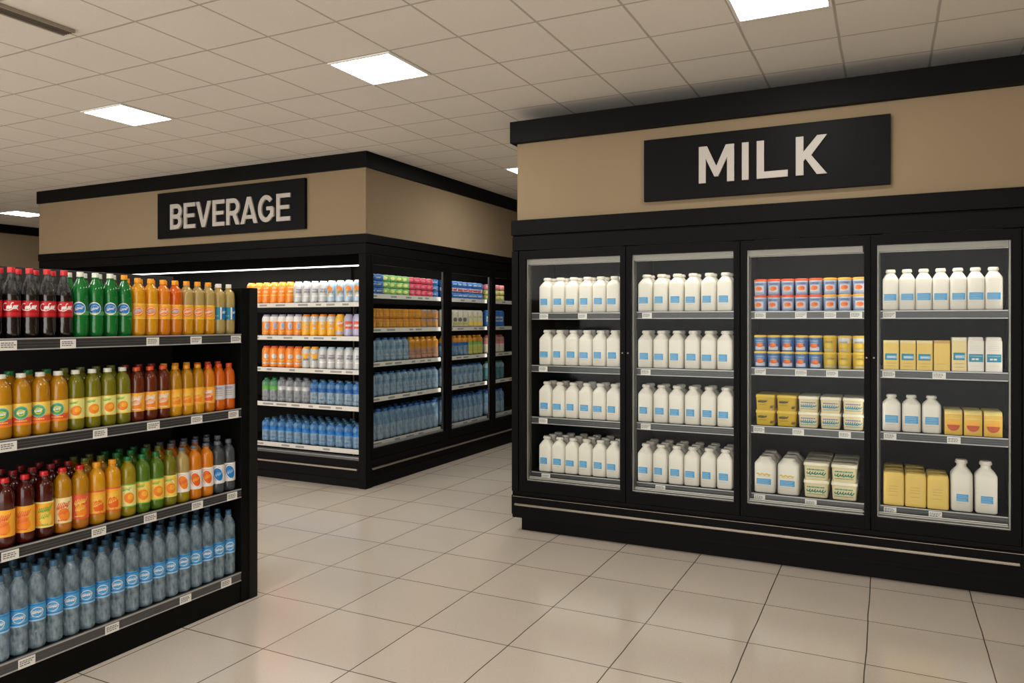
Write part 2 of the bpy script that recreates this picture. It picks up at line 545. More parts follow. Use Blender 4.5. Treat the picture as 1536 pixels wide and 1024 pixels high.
# ---------------------------------------------------------------- milk cooler
mc = thing('milk_cooler', 'long black refrigerated cabinet with four glass doors under the milk sign', 'cooler', (-.86, MY, 0))
off = lambda b: rot_mb(b, lambda x, y, z: (x + .86, y - MY, z))
MX0, MX1 = -2.41, .72
DO = [(-2.302, -1.602), (-1.524, -.862), (-.783, -.124), (-.055, .594)]
DZ0, DZ1 = .37, 1.942
b = MB()
b.box(MX0, MX1, MY + .62, MY + .65, .1, 2.20, inner)
b.box(MX0, MX0 + .05, MY + .03, MY + .62, .1, 2.20, inner); b.box(MX1 - .05, MX1, MY + .03, MY + .62, .1, 2.20, inner)
b.box(MX0 + .05, MX1 - .05, MY + .03, MY + .62, 2.05, 2.20, inner)
b.box(MX0 + .05, MX1 - .05, MY + .06, MY + .62, .1, .36, inner)
for a, c in ((-1.602, -1.524), (-.862, -.783), (-.124, -.055)):
    b.box(a + .028, c - .028, MY + .05, MY + .62, .36, 2.05, innerside)  # dividers added between the bays to contain each bay's light
b.box(-2.36, -2.345, MY + .05, MY + .62, .36, 2.05, innerside); b.box(.637, .652, MY + .05, MY + .62, .36, 2.05, innerside)
off(b).obj('carcass', mc)
b = MB(); b.box(MX0 + .045, MX1 - .02, MY + .07, MY + .6, 0, .0995, black2); off(b).obj('plinth', mc, .003)
b = MB(); b.box(MX0, MX1, MY - .012, MY + .6, 2.112, 2.22, black); off(b).obj('canopy', mc, .004)
b = MB(); b.box(MX0 + .004, MX1, MY, MY + .03, 2.005, 2.104, black); b.box(MX0 + .004, MX1, MY + .012, MY + .03, 2.104, 2.112, black2); off(b).obj('header_panel', mc, .003)
b = MB(); b.box(MX0, MX1, MY - .004, MY + .06, .125, .262, black); b.box(MX0, MX1, MY + .01, MY + .06, .1, .125, black2)
b.box(MX0, MX1, MY + .012, MY + .06, .262, .29, black2); b.box(MX0 + .01, MX1 - .06, MY - .006, MY - .004, .252, .257, bumper)
off(b).obj('base_panel', mc, .003)
b = MB(); b.box(MX0 + .03, .632, MY - .02, MY - .0045, .192, .207, bumper); off(b).obj('bumper_rail', mc, .003)
b = MB(); b.box(MX0, MX0 + .05, MY - .002, MY + .03, .29, 2.0, black); off(b).obj('end_post', mc, .003)
b = MB(); b.box(.645, MX1, MY - .002, MY + .03, .1, 2.0, black); off(b).obj('end_post', mc, .003)
for n, (a, c) in enumerate(DO):
    l = -2.352 if n == 0 else (DO[n - 1][1] + a) / 2 + .003
    r = .64 if n == 3 else (c + DO[n + 1][0]) / 2 - .003
    b = MB()
    b.box(l, a, MY, MY + .03, .295, 2.0, black); b.box(c, r, MY, MY + .03, .295, 2.0, black)
    b.box(a, c, MY, MY + .03, DZ1, 2.0, black); b.box(a, c, MY, MY + .03, .295, DZ0, black)
    for x in (l + .008, r - .012):
        b.box(x, x + .004, MY - .0015, MY, .3, 1.995, black2)
    d = off(b).obj('door', mc, .003)
    b = MB()
    b.box(a - .006, a + .008, MY + .031, MY + .062, DZ0, DZ1, alu); b.box(c - (.006 if n == 3 else 0), c + .006, MY + .031, MY + .062, DZ0, DZ1, alu)
    b.box(a + .008, c - .008, MY + .031, MY + .075, DZ1 - .036, DZ1, alu)
    b.box(a + .008, c - .008, MY + .031, MY + .055, DZ0, DZ0 + .007, alu); b.box(a + .008, c - .008, MY + .045, MY + .055, DZ0, DZ0 + .014, rail_gray); b.box(a + .008, c - .008, MY + .055, MY + .062, DZ0, DZ0 + .022, alu)
    b.box(a + .008, a + .016, MY + .063, MY + .07, DZ0 + .03, DZ1 - .04, rail_dark)
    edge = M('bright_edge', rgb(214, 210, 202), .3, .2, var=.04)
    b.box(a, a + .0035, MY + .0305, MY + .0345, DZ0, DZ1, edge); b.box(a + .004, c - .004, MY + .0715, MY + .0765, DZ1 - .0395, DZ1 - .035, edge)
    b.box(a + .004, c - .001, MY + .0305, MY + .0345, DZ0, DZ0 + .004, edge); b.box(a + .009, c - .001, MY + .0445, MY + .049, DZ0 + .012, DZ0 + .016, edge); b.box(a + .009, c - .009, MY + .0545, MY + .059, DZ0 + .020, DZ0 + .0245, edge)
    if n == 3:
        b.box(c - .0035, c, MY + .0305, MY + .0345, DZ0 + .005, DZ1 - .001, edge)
    off(b).obj('aluminium_trim', d)
    b = MB(); b.box(a + .0005, c - .0005, MY + .012, MY + .016, DZ0 + .0005, DZ1 - .0005, glass); off(b).obj('glass_pane', d)
    b = MB()
    lx = r - .018 if n in (0, 2) else l + .014
    b.lathe([(.006, 0), (.006, .004), (.004, .007)], bumper, 10)
    rot_mb(b, lambda x, y, z: (lx + x, MY - .0005 - z, 1.29 + y)); off(b).obj('lock', d)
    b = MB(); b.box(a + .03, c - .03, MY + .09, MY + .115, 1.985, 2.012, rail_gray); b.box(a + .03, c - .03, MY + .092, MY + .113, 1.982, 1.985, strip_e)
    b.box(a + .03, c - .03, MY + .32, MY + .345, 1.99, 2.005, M('lamp_tube', rgb(150, 148, 142), .3)); off(b).obj('light_bar', mc)
BZ = [(1.562, 1.188, .818, .425), (1.566, 1.188, .824, .424), (1.564, 1.213, .850, .426), (1.564, 1.219, .858, .428)]
MT = [[(-2.194, -1.9), (-2.199,), (-2.199,), (-2.178,)], [(-1.44,), (-1.449,), (-1.449,), (-1.349,)],
      [(-.714, -.476, -.311, -.169), (-.714, -.476, -.3), (-.722, -.491, -.23), (-.718, -.419)], [(.007,), (.004, .26), (.011, .332), (.011, .241)]]
for n, (a, c) in enumerate(DO):
    for k, z in enumerate(BZ[n]):
        b = MB(); b.box(a - .03, c + .03, MY + .098, MY + .56, z - .02, z, inner)
        s = off(b).obj('shelf', mc)
        off(rail_x(a - .028, c + .028, MY + .08, z, .048, 'gray' if n == 2 else 'dark')).obj('price_rail', s)
        for q, x in enumerate(MT[n][k]):
            link('price_tag', TAGS[(n + k + q) % 4], s, (x + .86, .08, z - .046))

# ---------------------------------------------------------------- open beverage cooler and glass door beverage cooler (mitred at the corner)
oc = thing('open_beverage_cooler', 'black open front cooler with white shelf edges under the beverage sign', 'cooler', (-6.5, BY, 0))
of2 = lambda b: rot_mb(b, lambda x, y, z: (x + 6.5, y - BY, z))
b = MB(); b.box(BX0, -4.83, BY + .62, BY + .65, 0, 2.28, inner); b.box(BX0, BX0 + .06, BY, BY + .62, 0, 2.28, black)
b.prism([(BX0 + .06, BY + .11), (-4.265, BY + .11), (-4.765, BY + .61), (BX0 + .06, BY + .61)], 2.13, 2.16, inner)
b.prism([(-4.258, BY + .113), (-4.248, BY + .113), (-4.748, BY + .613), (-4.758, BY + .613)], .26, 2.105, inner)
of2(b).obj('carcass', oc)
b = MB(); b.prism([(BX0, BY - .012), (-4.158, BY - .012), (-4.30, BY + .13), (BX0, BY + .13)], 2.205, 2.285, black)
b.prism([(BX0, BY - .002), (-4.168, BY - .002), (-4.28, BY + .1), (BX0, BY + .1)], 2.11, 2.197, black)
b.prism([(BX0, BY + .006), (-4.178, BY + .006), (-4.28, BY + .09), (BX0, BY + .09)], 2.197, 2.205, black2); b.prism([(BX0, BY + .01), (-4.19, BY + .01), (-4.25, BY + .07), (BX0, BY + .07)], 2.1085, 2.11, matte)  # last prism: matte liner added to stop the strip reflecting in the canopy underside
of2(b).obj('canopy', oc, .002)
b = MB(); b.box(-4.25, -4.171, BY, BY + .078, 0, 2.108, black); of2(b).obj('corner_post', oc, .003)
b = MB(); b.box(BX0, -4.252, BY + .004, BY + .1, .075, .245, black); b.box(BX0, -4.252, BY + .012, BY + .1, 0, .07, black2); b.box(BX0, -4.252, BY + .014, BY + .1, .07, .075, black2)
of2(b).obj('base_panel', oc, .002)
b = MB(); b.box(BX0, -4.256, BY + .012, BY + .1, .246, .272, rail_gray); b.box(BX0, -4.256, BY + .01, BY + .014, .268, .272, rail_line); of2(b).obj('sill', oc)
b = MB(); b.box(BX0, -4.262, BY - .014, BY + .0035, .160, .176, bumper); of2(b).obj('bumper_rail', oc, .003)
b = MB(); b.box(BX0 + .1, -4.27, BY + .105, BY + .125, 2.008, 2.018, strip_e); b.box(BX0 + .1, -4.27, BY + .098, BY + .13, 2.0185, 2.107, matte); of2(b).obj('light_strip', oc)
OZ = [1.678, 1.364, 1.056, .721, .33]
for k, z in enumerate(OZ):
    b = MB(); b.prism([(BX0 + .07, BY + .092), (-4.258, BY + .092), (-4.67, BY + .515), (BX0 + .07, BY + .52)], z - .02, z, inner)
    s = of2(b).obj('shelf', oc)
    of2(rail_x(BX0 + .07, -4.262, BY + .079, z, .042, 'white')).obj('price_rail', s)

gc = thing('glass_door_beverage_cooler', 'black glass door cooler on the side of the beverage block, facing the aisle', 'cooler', (BX, 7.3, 0))
of3 = lambda b: rot_mb(b, lambda x, y, z: (x - BX, y - 7.3, z))
GY1 = 9.3
b = MB(); b.box(BX - .65, BX - .62, BY + .66, GY1, 0, 2.28, inner); b.box(BX - .62, BX, GY1 - .06, GY1, 0, 2.28, black)
b.prism([(BX - .1, BY + .15), (BX - .1, GY1 - .06), (BX - .61, GY1 - .06), (BX - .61, BY + .66)], 2.13, 2.16, inner)
of3(b).obj('carcass', gc)
b = MB(); b.prism([(BX + .012, BY - .01), (BX + .012, GY1), (BX - .13, GY1), (BX - .13, BY + .14)], 2.205, 2.285, black)
b.prism([(BX + .002, BY), (BX + .002, GY1), (BX - .1, GY1), (BX - .1, BY + .12)], 2.11, 2.197, black)
b.prism([(BX - .006, BY + .01), (BX - .006, GY1), (BX - .1, GY1), (BX - .1, BY + .11)], 2.197, 2.205, black2)
of3(b).obj('canopy', gc, .002)
b = MB(); b.box(BX - .079, BX - .004, 5.545, GY1, .105, .25, black); b.box(BX - .079, BX - .012, 5.545, GY1, 0, .1, black2); b.box(BX - .079, BX - .016, 5.545, GY1, .1, .105, black2); b.box(BX - .03, BX - .004, 5.5185, 5.545, 0, .25, black)
of3(b).obj('base_panel', gc, .002)
b = MB(); b.box(BX - .0035, BX + .014, 5.53, GY1, .160, .176, bumper); of3(b).obj('bumper_rail', gc, .003)
GD = [(5.555, 6.80), (6.925, 7.83), (7.93, 8.84)]
GZ0, GZ1 = .345, 2.02
for n, (a, c) in enumerate(GD):
    l = 5.521 if n == 0 else (GD[n - 1][1] + a) / 2 + .003
    r = 8.90 if n == 2 else (c + GD[n + 1][0]) / 2 - .003
    b = MB()
    b.box(BX - .03, BX, l, a, .255, 2.106, black); b.box(BX - .03, BX, c, r, .255, 2.106, black)
    b.box(BX - .03, BX, a, c, GZ1, 2.106, black); b.box(BX - .03, BX, a, c, .255, GZ0, black)
    d = of3(b).obj('door', gc, .003)
    b = MB(); b.box(BX - .018, BX - .014, a + .0005, c - .0005, GZ0 + .0005, GZ1 - .0005, glass); of3(b).obj('glass_pane', d)
    b = MB(); b.box(BX - .05, BX - .031, a - .004, a + .006, GZ0, GZ1, rail_gray); b.box(BX - .05, BX - .031, c - .006, c + .004, GZ0, GZ1, rail_gray)
    b.box(BX - .05, BX - .031, a + .006, c - .006, GZ0, GZ0 + .02, rail_line)
    of3(b).obj('inner_trim', d)
SZ = [1.758, 1.441, 1.121, .796, .385]
for k, z in enumerate(SZ):
    for n, (a, c) in enumerate(GD):
        a2 = a - .03 if n else BY + .145
        b = MB(); b.prism([(BX - .092, a2), (BX - .092, c + (.045 if n == 0 else .03)), (BX - .52, c + (.045 if n == 0 else .03)), (BX - .52, a2 + (0 if n else .428))], z - .02, z, inner)
        s = of3(b).obj('shelf', gc)
        rl = rail_x(a2 + .002, c + .028, 0, z, .042, 'white')
        rot_mb(rl, lambda x, y, zz: (BX - .079 - y, x, zz))
        of3(rl).obj('price_rail', s)

# ---------------------------------------------------------------- gondola
GX = -3.085
gd = thing('gondola_shelf_unit', 'black shelf unit with four shelves of bottled drinks in the foreground aisle'.replace(' in the foreground aisle', ' beside the aisle'), 'shelf unit', (GX - .27, 2.0, 0))
of4 = lambda b: rot_mb(b, lambda x, y, z: (x - GX + .27, y - 2.0, z))
GA = .75
b = MB(); b.box(-3.64, -3.61, GA, 2.955, .1, 1.752, M('back_panel_gray', rgb(56, 55, 54), .5, spec=.2, var=.08)); of4(b).obj('back_panel', gd, .002)
b = MB(); b.box(-3.64, -3.112, GA, 2.955, 0, .1, black2); b.box(-3.11, -3.095, GA, 2.955, 0, .116, black2); of4(b).obj('base', gd, .002)
b = MB(); b.box(-3.645, GX - .004, 2.957, 3.014, 0, 1.68, black2); of4(b).obj('upright', gd, .003)
b = MB(); b.box(-3.645, GX, 3.015, 3.07, 0, 1.682, charcoal); of4(b).obj('end_panel', gd, .003)
HZ = [1.43, 1.034, .606, .162]
HT = [(1.762, 2.004, 2.412, 2.659, 2.915), (1.762, 2.148, 2.415, 2.663, 2.899), (1.77, 2.142, 2.398, 2.667, 2.89), (1.834, 2.205, 2.596, 2.85)]
for k, z in enumerate(HZ):
    b = MB(); b.box(-3.608, -3.1, GA, 2.955, z - .024, z, black2)
    s = of4(b).obj('shelf', gd)
    rl = rot_mb(rail_x(GA, 2.954, 0, z + .004, .048, 'dark' if k < 3 else 'gray'), lambda x, y, zz: (GX - y, x, zz))
    of4(rl).obj('price_rail', s)
    for q, y in enumerate(HT[k]):
        o = link('price_tag', TAGS[(k + q) % 4], s, (.27, y - 2.0, z - .043), pi / 2)

# ================================================================ products
# ---- print on curved and flat faces: everything is star shaped blobs, bands and ribbons in (u, v) metres
def cyl_map(r, z0):
    return lambda u, v, d: ((r + d) * sin(u / r), -(r + d) * cos(u / r), z0 + v)
def flat_map(yf, z0):
    return lambda u, v, d: (u, yf - d, z0 + v)
def blob(b, mp, pts, d, mat, rings=4):
    cx = sum(p[0] for p in pts) / len(pts); cy = sum(p[1] for p in pts) / len(pts)
    base = len(b.v); n = len(pts)
    b.v.append(mp(cx, cy, d))
    for k in range(1, rings + 1):
        f = k / rings
        b.v += [mp(cx + (x - cx) * f, cy + (y - cy) * f, d) for x, y in pts]
    for i in range(n):
        j = (i + 1) % n
        b.face((base, base + 1 + i, base + 1 + j), mat, True)
        for k in range(rings - 1):
            o = base + 1 + k * n
            b.face((o + i, o + n + i, o + n + j, o + j), mat, True)
def ell(cx, cy, rx, ry, tilt=0, n=18):
    t = radians(tilt)
    return [(cx + rx * cos(a) * cos(t) - ry * sin(a) * sin(t), cy + rx * cos(a) * sin(t) + ry * sin(a) * cos(t)) for a in [2 * pi * i / n for i in range(n)]]
def ribbon(b, mp, path, w, d, mat):
    L_, R_ = stroke(path, w)
    base = len(b.v); n = len(path)
    b.v += [mp(x, y, d) for x, y in L_] + [mp(x, y, d) for x, y in R_]
    for i in range(n - 1):
        b.face((base + i, base + i + 1, base + n + i + 1, base + n + i), mat, True)
def rect(b, mp, u0, u1, v0, v1, d, mat, n=6):
    ribbon(b, mp, [(u0 + (u1 - u0) * i / n, (v0 + v1) / 2) for i in range(n + 1)], v1 - v0, d, mat)
def scribble(u0, u1, v, amp, loops, seed=0, slope=0.0):
    """slanted looping handwriting"""
    r = random.Random(seed); out = []; loops = loops + 2; N = loops * 10
    au = 1.25 * (u1 - u0) / (2 * pi * loops)
    hs = [r.uniform(.55, 1.25) for _ in range(loops + 1)]
    for i in range(N + 1):
        t = i / N; a = t * loops * 2 * pi
        dv = amp * hs[int(t * loops)] * cos(a)
        out.append((u0 + (u1 - u0) * t - au * sin(a) + .45 * dv, v + slope * (u1 - u0) * t + dv))
    return out
def words(b, mp, u0, u1, v, h, d, mat, seed=0):
    r = random.Random(seed); u = u0
    while u < u1 - h:
        w = min(r.uniform(h * .5, h * 1.6), u1 - u)
        rect(b, mp, u, u + w, v - h / 2, v + h / 2, d, mat, 2)
        u += w + h * .35

# ---- bottle profile families: (z fraction, r fraction)
PROF = {
 'cola': [(0, .70), (.012, .86), (.035, .95), (.09, 1), (.20, 1), (.30, .985), (.56, .985), (.575, 1), (.63, .96), (.70, .84), (.77, .66), (.83, .5), (.88, .41), (.908, .38), (.912, .47), (.925, .47), (.93, .36)],
 'soda': [(0, .72), (.012, .88), (.035, .96), (.09, 1), (.30, 1), (.315, .98), (.55, .98), (.565, 1), (.64, .995), (.70, .965), (.755, .89), (.80, .78), (.84, .64), (.875, .49), (.90, .40), (.908, .38), (.912, .47), (.925, .47), (.93, .36)],
 'full': [(0, .74), (.012, .89), (.035, .97), (.09, 1), (.28, 1), (.295, .98), (.56, .98), (.575, 1), (.70, 1), (.75, .985), (.79, .94), (.825, .86), (.855, .73), (.88, .56), (.897, .44), (.908, .40), (.912, .48), (.925, .48), (.93, .38)],
 'dome': [(0, .80), (.012, .93), (.04, 1), (.18, 1), (.19, .985), (.53, .985), (.545, 1), (.68, 1), (.76, .96), (.82, .87), (.87, .68), (.90, .50), (.915, .44), (.92, .52), (.932, .52), (.935, .4)],
 'juice': [(0, .80), (.012, .93), (.04, 1), (.15, 1), (.16, .985), (.55, .985), (.56, 1), (.68, 1), (.75, .97), (.80, .90), (.84, .76), (.875, .56), (.90, .43), (.915, .40), (.92, .49), (.932, .49), (.936, .38)],
 'water': [(0, .78), (.01, .93), (.03, 1), (.07, 1), (.085, .955), (.10, 1), (.15, 1), (.165, .955), (.18, 1), (.23, 1), (.245, .955), (.26, 1), (.33, 1), (.34, .985), (.56, .985), (.57, 1), (.62, .965), (.64, 1), (.72, 1), (.77, .97), (.815, .88), (.85, .72), (.88, .53), (.90, .42), (.91, .40), (.915, .49), (.926, .49), (.93, .39)],
}
CAPR = {'cola': .43, 'soda': .43, 'dome': .49, 'full': .46, 'juice': .45, 'water': .45}
def bottle(fam, h, r, mats, capm, lz, label_fn, zsplit=None, seg=20, capz=.93):
    """mats: (lower, upper) liquids, zsplit: fraction where they change; lz: label z fractions"""
    P = PROF[fam]; r -= .0011
    prof = [(q * r, z * h) for z, q in P]
    ml = [mats[0] if (zsplit is None or (P[i][0] + P[i + 1][0]) / 2 < zsplit) else mats[1] for i in range(len(P) - 1)]
    wob = None
    if fam in ('cola', 'soda', 'full'):
        wob = lambda a, z: 1 - .07 * max(0, cos(5 * a)) * max(0, 1 - z / (.10 * h))
    body = MB().lathe(prof, ml, seg, wob).mesh('bottle_body', 0, 50)
    cr = CAPR[fam] * r
    z0, z1 = P[-1][0] * h, h
    cap = MB().lathe([(cr, z0 - .001), (cr, z0 + (z1 - z0) * .25), (cr * .96, z0 + (z1 - z0) * .28), (cr * .98, z1 - .002), (cr * .9, z1)], capm, 16,
                     lambda a, z: 1 + .02 * cos(8 * a)).mesh('cap', 0, 40)
    lab = None
    if lz:
        rl = r * 1.0 + .0006
        a, c = lz[0] * h, lz[1] * h
        b = MB()
        label_fn(b, rl, a, c - a)
        lab = b.mesh('label', 0, 40)
    return [('cap', cap), ('label', lab)] if lab else [('cap', cap)], body

def wrap(b, r, z0, hh, mat, bands=None):
    """label sheet right round the bottle, with optional coloured bands [(v0, v1, mat)]"""
    n = 28
    zs = [0, 1]; ms = [mat]
    if bands:
        zs = [bands[0][0]] + [x[1] for x in bands]; ms = [x[2] for x in bands]
    b.lathe([(r, z0 + z * hh) for z in zs], ms, n, None, False, False)

def lab_cola(b, r, z0, hh):
    wrap(b, r, z0, hh, redlabel, [(0, .08, darkred), (.08, .3, redlabel), (.3, .36, darkred), (.36, .95, redlabel), (.95, 1, darkred)])
    mp = cyl_map(r, z0); w = r * .85
    ribbon(b, mp, arc(-w * .62, hh * .62, w * .34, hh * .2, 60, 330, 16), .0036, .0005, white)
    ribbon(b, mp, scribble(-w * .42, w * .12, hh * .6, hh * .1, 3, 3), .0028, .0007, white)
    ribbon(b, mp, arc(w * .28, hh * .68, w * .2, hh * .17, 60, 320, 14), .0034, .0006, white)
    ribbon(b, mp, scribble(w * .36, w * .9, hh * .62, hh * .09, 3, 5), .0026, .0008, white)
    ribbon(b, mp, [(-w * .7 + 1.7 * w * i / 14, hh * (.46 - .06 * sin(i / 14 * 2 * pi))) for i in range(15)], .003, .0005, white)
def lab_green(b, r, z0, hh):
    mp = cyl_map(r, z0)
    wrap(b, r, z0, hh * .3, M('green_label_strip', rgb(70, 160, 96), .4))
    blob(b, mp, ell(0, hh * .52, r * .80, hh * .50, 12), .0004, white)
    blob(b, mp, ell(0, hh * .52, r * .72, hh * .42, 12), .0008, bluep)
    ribbon(b, mp, arc(r * .05, hh * .5, r * .5, hh * .26, 20, 200, 12), .0022, .0012, lbluepale)
    ribbon(b, mp, scribble(-r * .4, r * .45, hh * .46, hh * .1, 3, 2, .25), .0020, .0014, white)
    ribbon(b, mp, scribble(-r * .5, r * .5, hh * .16, hh * .05, 4, 7), .0018, .0009, paleyellow)
def lab_orange(seed):
    def f(b, r, z0, hh):
        mp = cyl_map(r, z0)
        wrap(b, r, z0, hh, amberp, [(0, .06, yellowp), (.06, .5, amberp), (.5, .94, amberp), (.94, 1, yellowp)])
        blob(b, mp, ell(0, hh * .5, r * .72, hh * .34, 16), .0004, orange)
        ribbon(b, mp, ell(0, hh * .52, r * .62, hh * .24, 18) + ell(0, hh * .52, r * .62, hh * .24, 18)[:1], .0018, .0008, white)
        ribbon(b, mp, scribble(-r * .45, r * .45, hh * .5, hh * .1, 3, seed, .18), .0022, .001, lbluepale if seed % 2 else white)
    return f
def lab_bluebox(b, r, z0, hh):
    mp = cyl_map(r, z0)
    wrap(b, r, z0, hh, teal)
    rect(b, mp, r * .1, r * .35, 0, hh, .0005, white, 3)
    rect(b, mp, r * .35, r * 1.2, hh * .04, hh * .96, .0006, bluep, 6)
    ribbon(b, mp, scribble(r * .5, r * 1.1, hh * .6, hh * .14, 3, 4), .002, .001, white)
    words(b, mp, -r * .8, 0, hh * .3, hh * .07, .0006, lbluepale, 3)
def lab_ring(b, r, z0, hh):
    mp = cyl_map(r, z0)
    wrap(b, r, z0, hh, amberp, [(0, .1, orange), (.1, .36, coral), (.36, .44, amberp), (.44, 1, yellowp)])
    blob(b, mp, ell(0, hh * .58, r * .70, hh * .30, 14), .0004, greenp)
    for k, (f, m) in enumerate(((1, lbluepale), (.72, teal), (.45, yellowp))):
        e = ell(0, hh * .58, r * .70 * f, hh * .30 * f, 14); ribbon(b, mp, e + e[:1], .0022, .0008 + k * .0002, m)
    ribbon(b, mp, scribble(-r * .35, r * .35, hh * .58, hh * .08, 3, 3, .2), .002, .0014, white)
    words(b, mp, -r * .6, r * .6, hh * .2, hh * .05, .0006, yellowp, 5)
def lab_lime(seed, back, edge):
    def f(b, r, z0, hh):
        mp = cyl_map(r, z0)
        wrap(b, r, z0, hh, back, [(0, .05, edge), (.05, .95, back), (.95, 1, edge)])
        blob(b, mp, ell(r * .12, hh * .40, r * .62, hh * .24, 26), .0005, orange)
        blob(b, mp, ell(r * .25, hh * .44, r * .34, hh * .12, 26), .0008, amberp)
        ribbon(b, mp, arc(-r * .05, hh * .30, r * .75, hh * .5, 40, 140, 10), .0035, .0007, paleyellow if seed % 2 else white)
        ribbon(b, mp, scribble(-r * .6, r * .2, hh * .78, hh * .06, 3, seed, .1), .0022, .0009, greenp)
    return f
def lab_swirl(seed, back, art, ink, edge=None):
    def f(b, r, z0, hh):
        mp = cyl_map(r, z0)
        e = edge or back
        wrap(b, r, z0, hh, back, [(0, .06, e), (.06, .94, back), (.94, 1, e)])
        blob(b, mp, ell(r * .1, hh * .34, r * .62, hh * .27, 18), .0005, art)
        ribbon(b, mp, scribble(-r * .6, r * .6, hh * .68, hh * .12, 4, seed, .14), .003, .0008, ink)
        ribbon(b, mp, scribble(-r * .5, r * .5, hh * .42, hh * .10, 3, seed + 3, .2), .0018, .001, ink)
        words(b, mp, -r * .6, r * .5, hh * .12, hh * .05, .0007, ink, seed)
    return f
def lab_white(seed):
    def f(b, r, z0, hh):
        mp = cyl_map(r, z0)
        wrap(b, r, z0, hh, M('label_silver', rgb(208, 206, 208), .4))
        for k in range(4):
            words(b, mp, -r * .6, r * .6, hh * (.3 + .14 * k), hh * .06, .0005, graytext, seed + k)
        ribbon(b, mp, scribble(-r * .55, r * .55, hh * .84, hh * .07, 4, seed), .002, .0006, purpletext)
    return f
def lab_disc(back, art, ink):
    def f(b, r, z0, hh):
        mp = cyl_map(r, z0)
        wrap(b, r, z0, hh, back)
        blob(b, mp, ell(0, hh * .5, r * .58, hh * .36, 20), .0005, art)
        ribbon(b, mp, scribble(-r * .4, r * .4, hh * .5, hh * .1, 3, 8, .2), .0022, .0009, ink)
        e = ell(0, hh * .5, r * .72, hh * .44, 20)[2:12]; ribbon(b, mp, e, .0016, .0006, art)
    return f
def lab_water(b, r, z0, hh):
    mp = cyl_map(r, z0)
    wrap(b, r, z0, hh, bluep, [(0, .1, lbluepale), (.1, .16, bluep), (.16, .5, lblue), (.5, .86, lblue), (.86, .93, bluep), (.93, 1, lblue)])
    e = ell(0, hh * .5, r * .62, hh * .26, 8); ribbon(b, mp, e[3:] + e[:1], .0026, .0006, white)
    ribbon(b, mp, scribble(-r * .5, r * .5, hh * .5, hh * .08, 6, 6, .06), .0020, .0008, white)
    ribbon(b, mp, arc(0, hh * .26, r * .8, hh * .5, 30, 150, 10), .0024, .0008, white)
    ribbon(b, mp, [(-r * .7 + 1.4 * r * i / 8, hh * (.24 + .04 * sin(i))) for i in range(9)], .0022, .0008, lbluepale)

def crinkle_glints(name, lo, hi, alpha, scale=55.0, bmp=.5, pos=(.34, .72)):
    m, nt, out = nodes_of(name)
    p = principled(nt, hi, .1, 0, .6, .5)
    n = noise(nt, scale, 4.0, stretch=(1, 1, .32))
    cr = nt.nodes.new('ShaderNodeValToRGB')  # ramp paints the crinkles' pale highlights and dark gaps into the base colour
    cr.color_ramp.elements[0].position = pos[0]; cr.color_ramp.elements[0].color = lo
    cr.color_ramp.elements[1].position = pos[1]; cr.color_ramp.elements[1].color = hi
    nt.links.new(n.outputs['Fac'], cr.inputs['Fac'])
    nt.links.new(cr.outputs['Color'], p.inputs['Base Color'])
    bump(nt, p, n, bmp, .02)
    tl = nt.nodes.new('ShaderNodeBsdfTranslucent'); tl.inputs['Color'].default_value = hi
    m1 = nt.nodes.new('ShaderNodeMixShader'); m1.inputs[0].default_value = .3
    nt.links.new(p.outputs['BSDF'], m1.inputs[1]); nt.links.new(tl.outputs['BSDF'], m1.inputs[2])
    tr = nt.nodes.new('ShaderNodeBsdfTransparent'); tr.inputs['Color'].default_value = tuple(min(1, .3 + .7 * c ** .5) for c in hi[:3]) + (1,)
    m2 = nt.nodes.new('ShaderNodeMixShader'); m2.inputs[0].default_value = alpha
    nt.links.new(tr.outputs['BSDF'], m2.inputs[1]); nt.links.new(m1.outputs['Shader'], m2.inputs[2])
    nt.links.new(m2.outputs['Shader'], out.inputs['Surface'])
    _mats[name] = m
    return m
L_cola = liquid('liquid_cola', rgb(20, 12, 11), .0, .10, bmp=.3)
clearp = crinkle_glints('clear_plastic', rgb(14, 12, 12), rgb(120, 120, 122), .8, 60, .7, (.46, .74))  # bright glints of the dark upper bottle are part of its colour
L_green = liquid('liquid_green', rgb(20, 132, 54), .35, .12, bmp=.25)
L_yellow = liquid('liquid_yellow', rgb(240, 172, 24))
L_orange = liquid('liquid_orange', rgb(238, 144, 22))
L_deep = liquid('liquid_deep_orange', rgb(236, 112, 16))
L_pale = liquid('liquid_pale', rgb(206, 182, 112), .35, .12, bmp=.3)
L_amber = liquid('liquid_amber', rgb(206, 146, 20))
L_olive = liquid('liquid_olive', rgb(134, 130, 22))
L_brown = liquid('liquid_brown', rgb(112, 44, 14))
L_maroon = liquid('liquid_maroon', rgb(82, 20, 12))
L_tan = liquid('liquid_tan', rgb(204, 124, 30))
L_lime = liquid('liquid_lime', rgb(172, 152, 24))
L_leaf = liquid('liquid_leaf', rgb(92, 130, 26))
L_gray = liquid('liquid_clear_gray', rgb(92, 100, 106), .3, .1, .75, .35)
L_water = crinkle_glints('water_bottle_plastic', rgb(88, 116, 134), rgb(206, 226, 236), .68, 80, .6)
L_water2 = crinkle_glints('water_bottle_blue', rgb(84, 132, 174), rgb(176, 210, 234), .85, 50)

